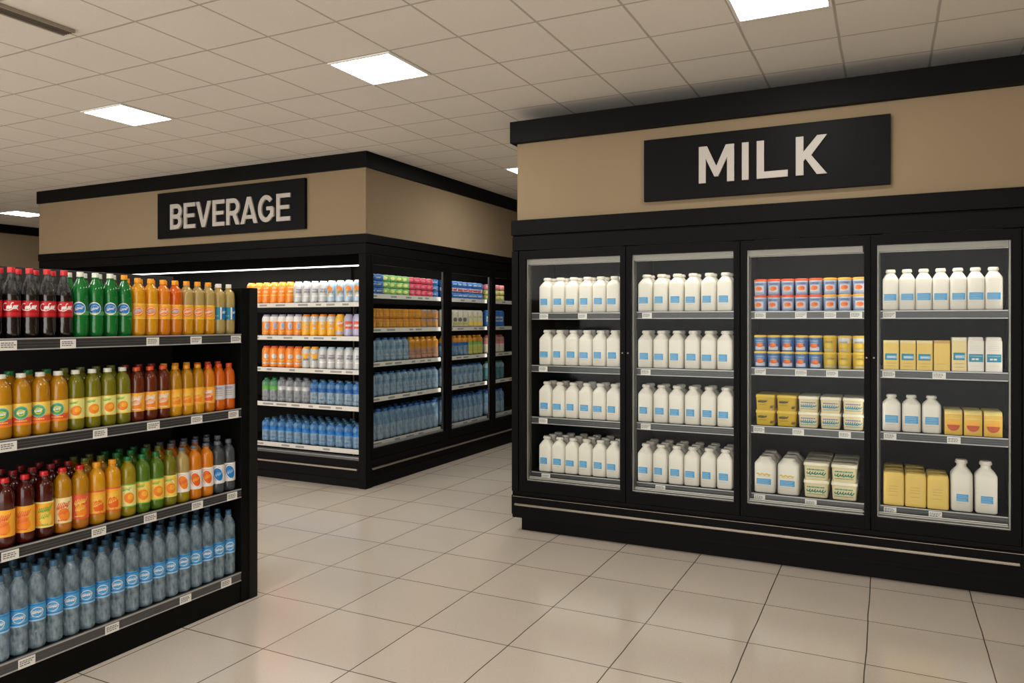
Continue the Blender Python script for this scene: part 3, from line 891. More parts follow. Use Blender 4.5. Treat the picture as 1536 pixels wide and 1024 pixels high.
KIND = {}
def reg(key, name, cat, look, built):
    parts, body = built
    KIND[key] = (name, cat, look, body, parts)
reg('cola', 'cola_bottle', 'bottle', 'dark cola bottle with red label', bottle('cola', .286, .0340, (L_cola, clearp), red, (.30, .54), lab_cola, .64))
reg('green', 'soda_bottle', 'bottle', 'green soda bottle with blue oval label', bottle('soda', .284, .0335, (L_green, L_green), capwhite, (.34, .54), lab_green))
reg('green_y', 'soda_bottle', 'bottle', 'green soda bottle with yellow cap', bottle('soda', .282, .0335, (L_green, L_green), caporange, (.34, .54), lab_green))
reg('yel', 'soda_bottle', 'bottle', 'bright yellow soda bottle with orange label', bottle('full', .272, .0335, (L_yellow, L_yellow), caporange, (.30, .56), lab_orange(1)))
reg('ora', 'soda_bottle', 'bottle', 'orange soda bottle with orange cap', bottle('full', .270, .0335, (L_orange, L_orange), caporange, (.30, .56), lab_orange(2)))
reg('deep', 'soda_bottle', 'bottle', 'deep orange soda bottle with orange cap', bottle('full', .270, .0335, (L_orange, L_deep), caporange, (.30, .56), lab_orange(3), .56))
reg('palo', 'soda_bottle', 'bottle', 'pale topped soda bottle with orange label', bottle('full', .270, .0335, (L_yellow, L_pale), caporange, (.30, .56), lab_orange(4), .56))
reg('pale', 'soda_bottle', 'bottle', 'pale clear soda bottle with blue label', bottle('full', .266, .0335, (L_pale, L_pale), capwhite, (.30, .54), lab_bluebox))
reg('amber', 'juice_bottle', 'bottle', 'amber juice bottle with ringed orange label', bottle('dome', .256, .0376, (L_amber, L_amber), capwhite, (.19, .53), lab_ring))
reg('amber_g', 'juice_bottle', 'bottle', 'green capped amber juice bottle', bottle('dome', .262, .0376, (L_amber, L_amber), capgreen, None, None))
reg('olive', 'juice_bottle', 'bottle', 'olive green juice bottle with pale label', bottle('dome', .256, .0358, (L_olive, L_olive), capwhite, (.19, .53), lab_lime(1, paleyellow, yellowp)))
reg('olive_c', 'juice_bottle', 'bottle', 'olive capped green juice bottle', bottle('dome', .262, .0358, (L_olive, L_olive), capolive, None, None))
reg('brown', 'juice_bottle', 'bottle', 'brown juice bottle with orange cap', bottle('dome', .252, .0346, (L_brown, L_brown), capred_or, (.19, .53), lab_swirl(2, amberp, orange, white)))
reg('brown_r', 'juice_bottle', 'bottle', 'red capped brown juice bottle', bottle('dome', .260, .0346, (L_brown, L_brown), darkred, None, None))
reg('yjui', 'juice_bottle', 'bottle', 'yellow juice bottle with orange cap', bottle('dome', .248, .0333, (L_yellow, L_amber), caporange, (.19, .53), lab_swirl(5, amberp, orange, yellowp), .54))
reg('yjui_c', 'juice_bottle', 'bottle', 'yellow capped juice bottle', bottle('dome', .256, .0333, (L_amber, L_amber), caporange, None, None))
reg('ojui', 'juice_bottle', 'bottle', 'orange juice bottle with plain orange label', bottle('dome', .244, .0333, (L_orange, L_orange), capred_or, (.19, .53), lab_swirl(7, amberp, orange2, white)))
reg('ojuw', 'juice_bottle', 'bottle', 'orange juice bottle with white text label', bottle('dome', .244, .0333, (L_deep, L_orange), capred_or, (.24, .54), lab_white(3)))
reg('ojui_c', 'juice_bottle', 'bottle', 'red capped orange juice bottle', bottle('dome', .252, .0333, (L_orange, L_orange), capred_or, None, None))
reg('maro', 'juice_bottle', 'bottle', 'dark red juice bottle with orange label', bottle('juice', .272, .0366, (L_maroon, L_maroon), red, (.16, .55), lab_swirl(1, amberp, orange, coral)))
reg('marg', 'juice_bottle', 'bottle', 'dark red juice bottle with green swirl label', bottle('juice', .272, .0366, (L_maroon, L_maroon), red, (.16, .55), lab_swirl(4, amberp, yellowp, greenp, paleyellow)))
reg('maro_c', 'juice_bottle', 'bottle', 'red capped dark juice bottle', bottle('juice', .282, .0366, (L_maroon, L_maroon), darkred, None, None))
reg('tan', 'juice_bottle', 'bottle', 'tan juice bottle with red cap', bottle('juice', .272, .0366, (L_tan, L_amber), red, (.16, .55), lab_swirl(6, butter_lt, orange, coral), .55))
reg('tanr', 'juice_bottle', 'bottle', 'amber juice bottle with red orange label', bottle('juice', .270, .0366, (L_tan, L_amber), red, (.16, .55), lab_swirl(8, coral, orange, yellowp), .55))
reg('yelj', 'juice_bottle', 'bottle', 'yellow juice bottle with red edged label', bottle('juice', .270, .0366, (L_amber, L_yellow), caporange, (.16, .55), lab_swirl(9, amberp, orange2, yellowp, coral), .55))
reg('yelj_c', 'juice_bottle', 'bottle', 'dark capped yellow juice bottle', bottle('juice', .282, .0366, (L_amber, L_amber), capolive, None, None))
reg('limj', 'juice_bottle', 'bottle', 'yellow green juice bottle with green cap', bottle('juice', .270, .0366, (L_lime, L_lime), capgreen, (.16, .55), lab_lime(2, paleyellow, greenp)))
reg('leaf', 'juice_bottle', 'bottle', 'green juice bottle with green edged label', bottle('juice', .270, .0366, (L_leaf, L_leaf), capgreen, (.16, .55), lab_lime(3, yellowp, greenp)))
reg('leaf_c', 'juice_bottle', 'bottle', 'green capped juice bottle', bottle('juice', .282, .0366, (L_leaf, L_leaf), capgreen, None, None))
reg('oliv', 'juice_bottle', 'bottle', 'olive juice bottle with yellow label', bottle('juice', .268, .0366, (L_olive, L_olive), capolive, (.16, .55), lab_lime(4, yellowp, paleyellow)))
reg('pald', 'juice_bottle', 'bottle', 'pale juice bottle with orange disc label', bottle('juice', .268, .0366, (L_lime, L_pale), capgray, (.19, .55), lab_disc(white, orange, coral), .55))
reg('orad', 'juice_bottle', 'bottle', 'orange juice bottle with orange disc label', bottle('juice', .268, .0366, (L_orange, L_orange), capgray, (.19, .55), lab_disc(white, orange2, amberp)))
reg('orad_c', 'juice_bottle', 'bottle', 'gray capped orange juice bottle', bottle('juice', .282, .0366, (L_orange, L_orange), capgray, None, None))
reg('clrd', 'water_bottle', 'bottle', 'clear dark bottle with white and blue label', bottle('juice', .268, .0366, (L_gray, L_gray), capgray, (.19, .55), lab_disc(white, bluep, lbluepale)))
reg('clrd_c', 'water_bottle', 'bottle', 'gray capped clear bottle', bottle('juice', .282, .0366, (L_gray, L_gray), capgray, None, None))
reg('water', 'water_bottle', 'bottle', 'clear water bottle with blue label band', bottle('water', .335, .0354, (L_water, L_water), capblue, (.34, .56), lab_water, None, 22))

def place(key, loc, rz, label, group, parts=True):
    name, cat, look, body, ch = KIND[key]
    o = link(name, body, None, loc, rz)
    tag(o, label, cat, group)
    if parts:
        for n, me in ch:
            link(n, me, o)
    return o

# ---------------------------------------------------------------- gondola bottles
SH = ['top', 'second', 'third', 'bottom']
rows = [
 ['cola'] * 5 + ['green'] * 3 + ['green_y'] + ['yel', 'yel', 'ora', 'deep', 'palo', 'palo', 'palo', 'pale', 'pale'],
 ['amber'] * 4 + ['olive'] * 4 + ['brown'] * 3 + ['yjui'] * 3 + ['ojui', 'ojuw', 'ojuw'],
 ['maro', 'maro', 'marg', 'tan', 'tanr', 'yelj', 'yelj', 'limj', 'leaf', 'leaf', 'oliv', 'pald', 'orad', 'orad', 'clrd', 'clrd'],
 ['water'] * 17,
]
back = {'cola': 'cola', 'green': 'green', 'green_y': 'green', 'yel': 'yel', 'ora': 'ora', 'deep': 'deep', 'palo': 'palo', 'pale': 'pale',
        'amber': 'amber_g', 'olive': 'olive_c', 'brown': 'brown_r', 'yjui': 'yjui_c', 'ojui': 'ojui_c', 'ojuw': 'ojui_c',
        'maro': 'maro_c', 'marg': 'maro_c', 'tan': 'maro_c', 'tanr': 'maro_c', 'yelj': 'yelj_c', 'limj': 'leaf_c', 'leaf': 'leaf_c', 'oliv': 'yelj_c',
        'pald': 'orad_c', 'orad': 'orad_c', 'clrd': 'clrd_c', 'water': 'water'}
YR = [(1.735, 2.919), (1.768, 2.920), (1.782, 2.917), (1.762, 2.918)]
NB = [2, 2, 3, 3]
for k in range(4):
    n = len(rows[k]); y0, y1 = YR[k]
    for i, key in enumerate(rows[k]):
        # bottles near the aisle end stand a little closer together
        t = i / (n - 1); t = t + [.012, .022, .01, 0][k] * sin(pi * t)
        y = y0 + (y1 - y0) * t
        ft = rows[k][i + 1:].count(key)
        look = KIND[key][2]
        for r in range(NB[k]):
            kk = key if r == 0 else back[key]
            jit = random.uniform(-.0004, .0004)
            x = -3.142 - r * .0795
            yy = y + jit
            rz = radians(random.uniform(48, 66))
            if r == 0:
                lab = f'{look}, {ORD[ft] + " such " if rows[k].count(key) > 1 else ""}from end panel, {SH[k]} gondola shelf' if rows[k].count(key) > 1 else f'{look} on the {SH[k]} gondola shelf'
            else:
                lab = f'{KIND[kk][2].split(" with ")[0]}, {ORD[r]} row, {ORD[n - 1 - i]} from end panel, {SH[k]} gondola shelf'
            place(kk, (x, yy, HZ[k] + .0008), rz, lab, f'bottles on the {SH[k]} gondola shelf')

# ---------------------------------------------------------------- drinks in the beverage coolers (small in view, one mesh each)
def can(h, r, body, lid, prints, bands=None, seg=16, shoulder=.27):
    b = MB()
    zb = [0, .03, .10]; ms = [lid, body]
    prof = [(r * .86, 0), (r * .98, .03 * h), (r, .08 * h)]
    bands = bands or [(.08, 1 - shoulder, body)]
    for z0, z1, m in bands:
        prof.append((r, z1 * h)); ms.append(m)
    zt = bands[-1][1]
    prof += [(r * .955, (zt + (1 - zt) * .34) * h), (r * .83, (zt + (1 - zt) * .66) * h), (r * .66, (zt + (1 - zt) * .84) * h), (r * .68, h * .985), (r * .62, h)]
    top = bands[-1][2]
    ms += [top, top, lid, lid, lid]
    b.lathe(prof, ms, seg)
    mp = cyl_map(r, 0)
    for p in prints:
        if p[0] == 'blob': blob(b, mp, ell(p[1] * r, p[2] * h, p[3] * r, p[4] * h, p[5] if len(p) > 6 else 0, 14), p[6] if len(p) > 6 else .0006, p[-1], 3)
        if p[0] == 'scr': ribbon(b, mp, scribble(-p[1] * r, p[1] * r, p[2] * h, p[3] * h, 3, p[4]), p[5], .0016, p[-1])
        if p[0] == 'rect': rect(b, mp, p[1] * r, p[2] * r, p[3] * h, p[4] * h, .0006, p[-1], 5)
    return [], b.mesh('drink_can', 0, 45)
silverb = M('can_silver_blue', rgb(176, 198, 214), .28, .15, coat=.4, var=.1, scale=30)
silver = M('can_silver', rgb(200, 202, 200), .28, .15, coat=.4, var=.1, scale=30)
lav = M('can_lavender', rgb(176, 172, 200), .3, .1, coat=.4, var=.1, scale=30)
cano = M('can_orange', rgb(242, 140, 32), .3, coat=.4, var=.06, scale=20)
cany = M('can_yellow', rgb(240, 178, 40), .3, coat=.4, var=.06, scale=20)
canred = M('can_red', rgb(196, 62, 84), .35, var=.1, scale=20)
canpink = M('can_pink', rgb(214, 120, 140), .35, var=.1, scale=20)
cangreen = M('can_green', rgb(120, 178, 100), .35, var=.1, scale=20)
canblue = M('can_blue', rgb(40, 100, 172), .35, var=.12, scale=20)
canbrown = M('jar_amber', rgb(196, 132, 36), .3, coat=.3, var=.15, scale=20)
canmauve = M('jar_mauve', rgb(168, 128, 104), .35, var=.12, scale=20)
cancream = M('can_cream', rgb(212, 206, 184), .4, var=.08, scale=20)
canolive = M('can_olive', rgb(188, 186, 96), .4, var=.1, scale=20)
H1, R1 = .203, .0496
reg('c_so', 'drink_can', 'drink', 'silver can with orange splash', can(H1, R1, silverb, silver, [('blob', -.25, .62, .5, .14, 30, .0006, orange), ('blob', -.5, .45, .22, .16, 0, .0007, amberp), ('scr', .5, .48, .05, 2, .006, graytext), ('blob', .1, .3, .4, .05, 0, .0006, white)]))
reg('c_s', 'drink_can', 'drink', 'plain silver drink can', can(H1, R1, silver, silverb, [('scr', .55, .5, .06, 4, .006, graytext), ('scr', .5, .62, .03, 7, .004, purpletext), ('rect', -.7, .7, .28, .33, white)]))
reg('c_o', 'drink_can', 'drink', 'plain orange drink can', can(H1, R1, cano, cano, [('rect', -.8, .8, .36, .40, yellowp), ('scr', .4, .56, .04, 3, .005, butter_lt), ('scr', .5, .74, .03, 5, .004, butter_lt)]))
reg('c_cl', 'drink_can', 'drink', 'lavender can with coral panel', can(H1, R1, lav, lav, [('rect', -.75, .75, .34, .68, coral), ('scr', .5, .5, .07, 4, .006, white)]))
reg('c_yl', 'drink_can', 'drink', 'yellow can with lavender foot', can(H1, R1, cany, amberp, [('blob', .1, .55, .55, .16, 20, .0006, orange), ('scr', .5, .6, .06, 6, .005, white)], [(.08, .22, lav), (.22, .73, cany)]))
reg('c_y', 'drink_can', 'drink', 'yellow drink can with white shoulder', can(H1, R1, cany, orange, [('blob', .05, .48, .42, .16, 0, .0006, silverb), ('scr', .4, .48, .08, 5, .005, amberp)], [(.08, .66, cany), (.66, .73, silver)]))
reg('c_ow', 'drink_can', 'drink', 'orange can with white ring', can(H1, R1, cano, lav, [('blob', .15, .46, .42, .18, 0, .0006, silverb), ('blob', .15, .46, .25, .1, 0, .001, lav), ('scr', .5, .2, .03, 5, .004, yellowp)], [(.08, .66, cano), (.66, .73, white)]))
reg('c_or', 'drink_can', 'drink', 'orange can with red cap', can(H1, R1, cano, coral, [('blob', 0, .52, .5, .12, 0, .0006, silver), ('rect', -.8, .8, .16, .22, silverb), ('scr', .5, .34, .04, 4, .005, yellowp)]))
reg('c_ys', 'drink_can', 'drink', 'silver can with yellow shoulder', can(H1, R1, silver, amberp, [('blob', -.1, .52, .5, .14, 20, .0006, amberp), ('scr', .5, .4, .05, 4, .006, graytext)], [(.08, .6, silver), (.6, .68, amberp), (.68, .73, silver)]))
def minib(h, r, lo, hi, cap, band=None, seg=14):
    b = MB()
    P = [(0, .8), (.03, .97), (.08, 1), (.16, 1), (.18, .95), (.20, 1), (.3, 1), (.32, .96), (.34, 1), (.48, 1), (.50, .97), (.66, .97), (.68, 1), (.78, .985), (.83, .93), (.875, .80), (.91, .60), (.925, .46), (.93, .52), (.985, .52), (1, .46)]
    ms = []
    for i in range(len(P) - 1):
        z = (P[i][0] + P[i + 1][0]) / 2
        ms.append(cap if z > .92 else (band if band and .49 < z < .67 else (lo if z < .5 else hi)))
    b.lathe([(q * r, z * h) for z, q in P], ms, seg)
    return [], b.mesh('water_bottle', 0, 50)
L_blue = crinkle_glints('bottle_blue', rgb(36, 106, 180), rgb(136, 194, 238), .9, 45)
L_clear2 = crinkle_glints('bottle_gray', rgb(120, 128, 136), rgb(206, 212, 218), .85, 45)
L_grn2 = crinkle_glints('bottle_green', rgb(60, 140, 96), rgb(150, 206, 170), .9, 45)
L_cyan = crinkle_glints('bottle_pale_blue', rgb(100, 140, 168), rgb(206, 228, 240), .88, 45)
L_teal2 = crinkle_glints('bottle_teal', rgb(50, 110, 116), rgb(120, 180, 182), .9, 45)
reg('w_b', 'water_bottle', 'drink', 'blue water bottle', minib(.222, .0490, L_cyan, L_blue, capblue, canblue))
reg('w_g', 'water_bottle', 'drink', 'gray clear water bottle', minib(.232, .0490, L_clear2, L_clear2, capgray, silver))
reg('w_gr', 'water_bottle', 'drink', 'green topped water bottle', minib(.225, .0490, L_clear2, L_grn2, capgreen, greenp))
reg('w_d', 'water_bottle', 'drink', 'blue banded water bottle', minib(.222, .0490, L_water2, L_blue, capblue, bluep))
reg('s_w', 'water_bottle', 'drink', 'pale blue water bottle', minib(.222, .0525, L_cyan, L_cyan, canblue, L_water2))
reg('s_wt', 'water_bottle', 'drink', 'tall pale blue water bottle', minib(.285, .0525, L_cyan, L_water2, canblue, L_water2))
reg('s_wd', 'water_bottle', 'drink', 'teal water bottle', minib(.222, .0525, L_teal2, L_cyan, capgreen, L_teal2))
reg('s_wb', 'water_bottle', 'drink', 'blue water bottle with amber top', minib(.222, .0525, L_water2, canbrown, caporange, canblue))
reg('s_wg', 'water_bottle', 'drink', 'green bottle with amber top', minib(.222, .0525, canolive, canbrown, caporange, cangreen))
reg('s_ay', 'juice_bottle', 'drink', 'amber topped juice bottle', minib(.222, .0525, canmauve, canbrown, caporange, canbrown))
reg('s_cr', 'juice_bottle', 'drink', 'cream bottle with mauve top', minib(.215, .0525, cancream, canmauve, canred, canpink))
def scan(key, look, h, body, lid, prints, bands=None):
    reg(key, 'drink_can' if h < .1 else 'drink_carton', 'drink', look, can(h, .0525, body, lid, prints, bands, 14, .16))
scan('t_b', 'small blue can', .062, canblue, silverb, [('scr', .5, .5, .1, 3, .006, silver)])
scan('t_g', 'small green can', .062, cangreen, silver, [('blob', 0, .5, .5, .25, 0, .0006, paleyellow)])
scan('t_r', 'small red can', .062, canred, silver, [('blob', 0, .5, .5, .2, 0, .0006, canpink)])
scan('t_bw', 'small white banded blue can', .062, canblue, silverb, [('rect', -.9, .9, .2, .75, cancream), ('scr', .5, .5, .14, 5, .008, canred)])
scan('t_p', 'small pink can', .062, canpink, silver, [('scr', .5, .5, .1, 3, .006, cancream)])
scan('t_o', 'small olive can', .062, canolive, canred, [('blob', 0, .5, .4, .2, 0, .0006, cancream)])
scan('j_a', 'amber jar', .09, canbrown, amberp, [('rect', -.8, .8, .2, .55, M('jar_label', rgb(214, 160, 70), .5)), ('scr', .5, .4, .1, 3, .005, canbrown)])
scan('j_m', 'mauve jar', .09, canmauve, cancream, [('rect', -.8, .8, .2, .55, canbrown)])
scan('k_c', 'cream bottle with dark spot', .188, cancream, silver, [('blob', 0, .42, .45, .13, 0, .0006, M('spot_dark', rgb(110, 104, 96), .5)), ('rect', -.7, .7, .12, .26, canolive)])
scan('k_y', 'cream bottle with yellow foot', .188, cancream, cancream, [('rect', -.9, .9, .08, .34, yellowp), ('scr', .5, .6, .06, 3, .006, canolive)])
scan('k_b', 'blue bottle with white panel', .192, canblue, lblue, [('rect', -.6, .6, .3, .62, silver), ('scr', .4, .45, .06, 3, .006, canblue)])

cols = {0: ['c_so'] * 4 + ['c_s'] * 4 + ['c_o'] * 6,
        1: ['c_cl'] * 2 + ['c_yl'] * 1 + ['c_y'] * 4 + ['c_ow'] * 5,
        2: ['c_s'] * 5 + ['c_ys'] * 2 + ['c_or'] * 5,
        3: ['w_b'] * 6 + ['w_g'] * 4 + ['w_gr'] * 2,
        4: ['w_d'] * 12}
SH5 = ['top', 'second', 'third', 'fourth', 'bottom']
NR = [1, 1, 1, 2, 4]
PB = .1015
for k in range(5):
    for r in range(NR[k]):
        for i, key in enumerate(cols[k]):
            if r and i == 0 and False:
                continue
            x = -4.366 - PB * (i + r * 1.0) + random.uniform(-.001, .001)
            if r and x < -4.363 - PB * 11.4:
                continue
            y = BY + .142 + r * .101
            rz = radians(random.uniform(25, 45))
            look = KIND[key][2]
            sx = (lambda s: s)(SH5[k])
            if r == 0:
                lab = f'{look}, {ORD[i]} from corner post on {sx} shelf of open cooler'
            else:
                lab = f'{look} in {ORD[r]} row back, {ORD[i]} from corner post, {sx} open cooler shelf' if r > 1 else f'{look} in row behind front, {ORD[i]} from corner post, {sx} open cooler shelf'
            place(key, (x, y, OZ[k] + .0008), rz, lab, f'drinks on the {sx} open cooler shelf')

# side cooler: per door, per shelf: list of (stack of keys bottom to top)
W = [
 [[['t_b'] * 3] * 2 + [['t_g'] * 3] * 4 + [['t_r'] * 3] * 4 + [['t_b'] * 3],
  [['t_b', 't_bw', 't_b']] * 8, [['t_o', 't_o', 't_p']] * 4],
 [[['j_a'] * 2] * 8 + [['j_m'] * 2] * 3, [['k_c']] * 5 + [['k_y']] * 3, [['k_b']] * 4],
 [[['s_w']] * 6 + [['s_ay']] * 5, [['s_wb']] * 5 + [['s_wg']] * 3, [['s_cr']] * 4],
 [[['s_w']] * 11, [['s_w']] * 8, [['s_wd']] * 4],
 [[['s_wt']] * 11, [['s_wt']] * 8, [['s_wt']] * 4],
]
Y0 = [5.702, 6.98, 7.985]
POST = ['corner post', 'first mullion', 'second mullion']
LAYER = {3: ['lowest can', 'middle can', 'topmost can'], 2: ['lower jar', 'upper jar'], 1: ['']}
for k in range(5):
    for n in range(3):
        for r in range(2 if k == 4 else 1):
            for i, st in enumerate(W[k][n]):
                if r and n == 0 and i == 0:
                    continue
                y = Y0[n] + (.1082 if n == 0 else .1125) * i + (.02 if r else 0)
                if r and n == 0 and i == 10:
                    continue
                x = BX - .092 - .055 - r * .107
                z = SZ[k] + .0008
                for q, key in enumerate(st):
                    look = KIND[key][2]
                    hh = max(v.co.z for v in KIND[key][3].vertices)
                    lay = LAYER[len(st)][q]
                    rowt = ' in back row' if r else ''
                    lab = f'{look}{rowt}, {ORD[i]} past {POST[n]}, {SH5[k]} side glass shelf' + (f', {lay}' if lay else '')
                    place(key, (x + random.uniform(-.0008, .0008), y, z), radians(random.uniform(35, 60)), lab, f'drinks behind the side glass, {SH5[k]} shelf')
                    z += hh + .0005

# ---------------------------------------------------------------- dairy products
def sup(hw, hd, n, z, N=28, cx=0, cy=0):
    out = []
    for i in range(N):
        a = 2 * pi * (i + .5) / N
        c, s_ = cos(a), sin(a)
        out.append((cx + hw * abs(c) ** (2 / n) * (1 if c > 0 else -1), cy + hd * abs(s_) ** (2 / n) * (1 if s_ > 0 else -1), z))
    return out
def milk_bottle(hw, hd, h, ncap, lab, extra=None, sh=.73, seed=0):
    b = MB()
    rg = [sup(hw * .92, hd * .92, 5, 0), sup(hw, hd, 6, .006), sup(hw, hd, 6, h * sh * .5), sup(hw, hd, 6, h * sh), sup(hw * .97, hd * .97, 5, h * (sh + .03)),
          sup(hw * .81, hd * .81, 3.6, h * (sh + .085)), sup(hw * (ncap + .04), hd * (ncap + .04), 2.6, h * (sh + .135)), sup(hw * (ncap - .10), hw * (ncap - .10), 2, h * (sh + .165)), sup(hw * (ncap - .12), hw * (ncap - .12), 2, h * .93)]
    b.rings(rg, milkwhite)
    body = b.mesh('milk_bottle', 0, 60)
    c = MB(); q = hw * ncap
    c.rings([sup(q * .98, q * .98, 2, h * .925), sup(q * 1.02, q * 1.02, 2, h * .93), sup(q * 1.02, q * 1.02, 2, h * .965), sup(q * .94, q * .94, 2, h * .97), sup(q * .94, q * .94, 2, h * .99), sup(q * .84, q * .84, 2, h)], milkcap)
    cap = c.mesh('cap', 0, 35)
    l = MB(); mp = flat_map(-hd - .0003, 0)
    u0, u1, v0, v1 = lab
    u0 *= hw; u1 *= hw; v0 *= h; v1 *= h
    rect(l, mp, u0, u1, v0, v1, .0003, lblue, 2)
    r = random.Random(seed)
    hh = v1 - v0
    for f in (.78, .55, .3, .12):
        words(l, mp, u0 + .003, u1 - .002 - r.random() * .01, v0 + hh * f, hh * .11, .0006, lbluepale, seed + int(f * 50))
    words(l, mp, u0, u1 - .01, v0 - hh * .28, hh * .08, .0003, M('print_faint', rgb(196, 206, 210), .5), seed + 9)
    if extra == 'yellow':
        ribbon(l, mp, [(u0 + (u1 - u0) * (.0 + .95 * i / 10), v1 + hh * (.75 + .12 * sin(i * 1.9))) for i in range(11)], .008, .0003, M('print_yellow', rgb(222, 190, 84), .5))
        ribbon(l, mp, [(u0 + (u1 - u0) * (.1 + .8 * i / 10), v1 + hh * (.45 + .06 * sin(i * 2.3))) for i in range(11)], .003, .0004, M('print_yellow', rgb(222, 190, 84), .5))
    return [('cap', cap), ('label', l.mesh('label'))], body
for s in range(3):
    reg(f'milk{s}', 'milk_bottle', 'milk bottle', 'white milk bottle', milk_bottle(.0495, .0495, .25, .60, [(-.72, .36, .22, .40), (-.78, .44, .22, .385), (-.68, .5, .225, .40)][s], seed=s * 11))
    reg(f'milkn{s}', 'milk_bottle', 'milk bottle', 'white milk bottle', milk_bottle(.0425, .0495, .24, .62, [(-.8, .7, .24, .40), (-.72, .74, .245, .40), (-.8, .8, .24, .41)][s], seed=5 + s * 7))
reg('milks', 'milk_bottle', 'milk bottle', 'short white milk bottle', milk_bottle(.0485, .0495, .213, .56, (-.7, .7, .24, .44), seed=3))
reg('milkw', 'milk_bottle', 'milk bottle', 'large white milk bottle', milk_bottle(.0545, .0545, .287, .56, (-.5, .56, .20, .34), seed=4, sh=.70))
reg('jug', 'milk_jug', 'milk jug', 'wide milk jug with yellow line', milk_bottle(.0640, .058, .222, .60, (-.75, .60, .24, .40), 'yellow', seed=8, sh=.80))

def tub(r, h, side, lid, prints, top=None):
    b = MB()
    b.lathe([(r * .86, 0), (r * .90, .004), (r * .97, h * .62), (r * .985, h * .78), (r * .985, h * .86)], [side, side, side, top or side], 22)
    body = b.mesh('tub', 0, 40)
    l = MB().lathe([(r * .99, h * .86), (r * 1.03, h * .875), (r * 1.03, h * .94), (r * .99, h * .965), (r * .9, h * .97), (r * .88, h)], lid, 22).mesh('lid', 0, 35)
    q = MB(); mp = cyl_map(r * .965, 0)
    for p in prints:
        if p[0] == 'blob': blob(q, mp, ell(p[1] * r, p[2] * h, p[3] * r, p[4] * h, 0, 16), p[5], p[-1])
        if p[0] == 'scr': ribbon(q, mp, scribble(-p[1] * r, p[1] * r, p[2] * h, p[3] * h, 3, p[4]), p[5], .0022, p[-1])
        if p[0] == 'rect': rect(q, mp, p[1] * r, p[2] * r, p[3] * h, p[4] * h, .0014, p[-1])
    return [('lid', l), ('label', q.mesh('label'))], body
PR = [('rect', -.75, .75, .10, .58, M('tub_panel', rgb(206, 210, 222), .45)), ('blob', -.05, .40, .52, .15, .0022, orange), ('blob', .1, .42, .3, .08, .0026, coral), ('scr', .6, .70, .04, 3, .003, M('print_navy', rgb(58, 74, 128), .5)), ('scr', .6, .16, .03, 5, .002, tubdeep)]
PR2 = [('rect', -.75, .75, .08, .30, M('tub_panel', rgb(206, 210, 222), .45)), ('blob', -.05, .38, .56, .14, .0022, orange2), ('blob', .12, .40, .3, .07, .0026, orange), ('scr', .6, .68, .05, 3, .003, silverb), ('scr', .55, .54, .03, 5, .0025, silverb)]
PRM = [('blob', -.05, .40, .55, .14, .0022, mustlid), ('scr', .6, .62, .04, 3, .003, M('print_slate', rgb(130, 126, 96), .5)), ('rect', -.7, .7, .08, .2, M('tub_panel_dull', rgb(188, 182, 150), .45))]
tubcap = M('tub_white_band', rgb(210, 214, 222), .4, var=.06)
reg('tub_r', 'yogurt_tub', 'tub', 'blue tub with red lid', tub(.0392, .100, tubblue, capred_or, PR, tubcap))
reg('tub_y', 'yogurt_tub', 'tub', 'blue tub with orange lid', tub(.0392, .100, tubblue, amberp, PR, tubcap))
reg('tub_d', 'yogurt_tub', 'tub', 'deep blue tub with yellow lid', tub(.0392, .100, tubdeep, yellowp, PR2))
reg('tub_m', 'yogurt_tub', 'tub', 'mustard yellow tub', tub(.0392, .100, mustard, mustlid, PRM))
reg('tub_mw', 'yogurt_tub', 'tub', 'mustard tub with white upper band', tub(.0392, .100, mustard, mustlid, PRM + [('rect', -.9, .9, .56, .80, tubcap)], tubcap))

def sqtub(hw, hd, h, side, lid, ink, ink2, seed):
    b = MB()
    b.rings([sup(hw * .86, hd * .86, 7, 0), sup(hw * .89, hd * .89, 8, .004), sup(hw * .94, hd * .94, 8, h * .80)], side)
    body = b.mesh('square_tub', 0, 60)
    l = MB().rings([sup(hw * .985, hd * .985, 8, h * .80), sup(hw, hd, 8, h * .81), sup(hw, hd, 8, h * .89), sup(hw * .97, hd * .97, 8, h * .91), sup(hw * .96, hd * .96, 8, h * .985), sup(hw * .90, hd * .90, 8, h)], lid).mesh('lid', 0, 50)
    q = MB(); mp = flat_map(-hd * .945, 0)
    r = random.Random(seed)
    ribbon(q, mp, scribble(-hw * .7, hw * (.1 if ink2 is None else .7), h * (.56 if ink2 is None else .40), h * .075, 5, seed), h * .055, .0012, ink)
    if ink2:
        words(q, mp, -hw * .7, hw * .7, h * .60, h * .07, .0012, ink2, seed)
        words(q, mp, -hw * .7, hw * .75, h * .20, h * .035, .0012, ink, seed + 1)
    else:
        words(q, mp, -hw * .7, hw * .1, h * .34, h * .03, .0012, ink, seed)
        ribbon(q, mp, scribble(hw * .5, hw * .8, h * .24, h * .08, 2, seed + 2), h * .03, .0012, ink)
    return [('lid', l), ('label', q.mesh('label'))], body
reg('sq_m', 'butter_tub', 'tub', 'yellow square butter tub', sqtub(.0610, .0610, .095, mustard, mustlid, darktext, None, 3))
reg('sq_c', 'spread_tub', 'tub', 'cream square tub with teal print', sqtub(.0600, .0610, .095, cream, creamlid, teal, purpletext, 5))
reg('st_g', 'spread_tub', 'tub', 'cream tub with green print', sqtub(.0740, .0700, .106, cream, creamlid, greentext, greentext, 8))

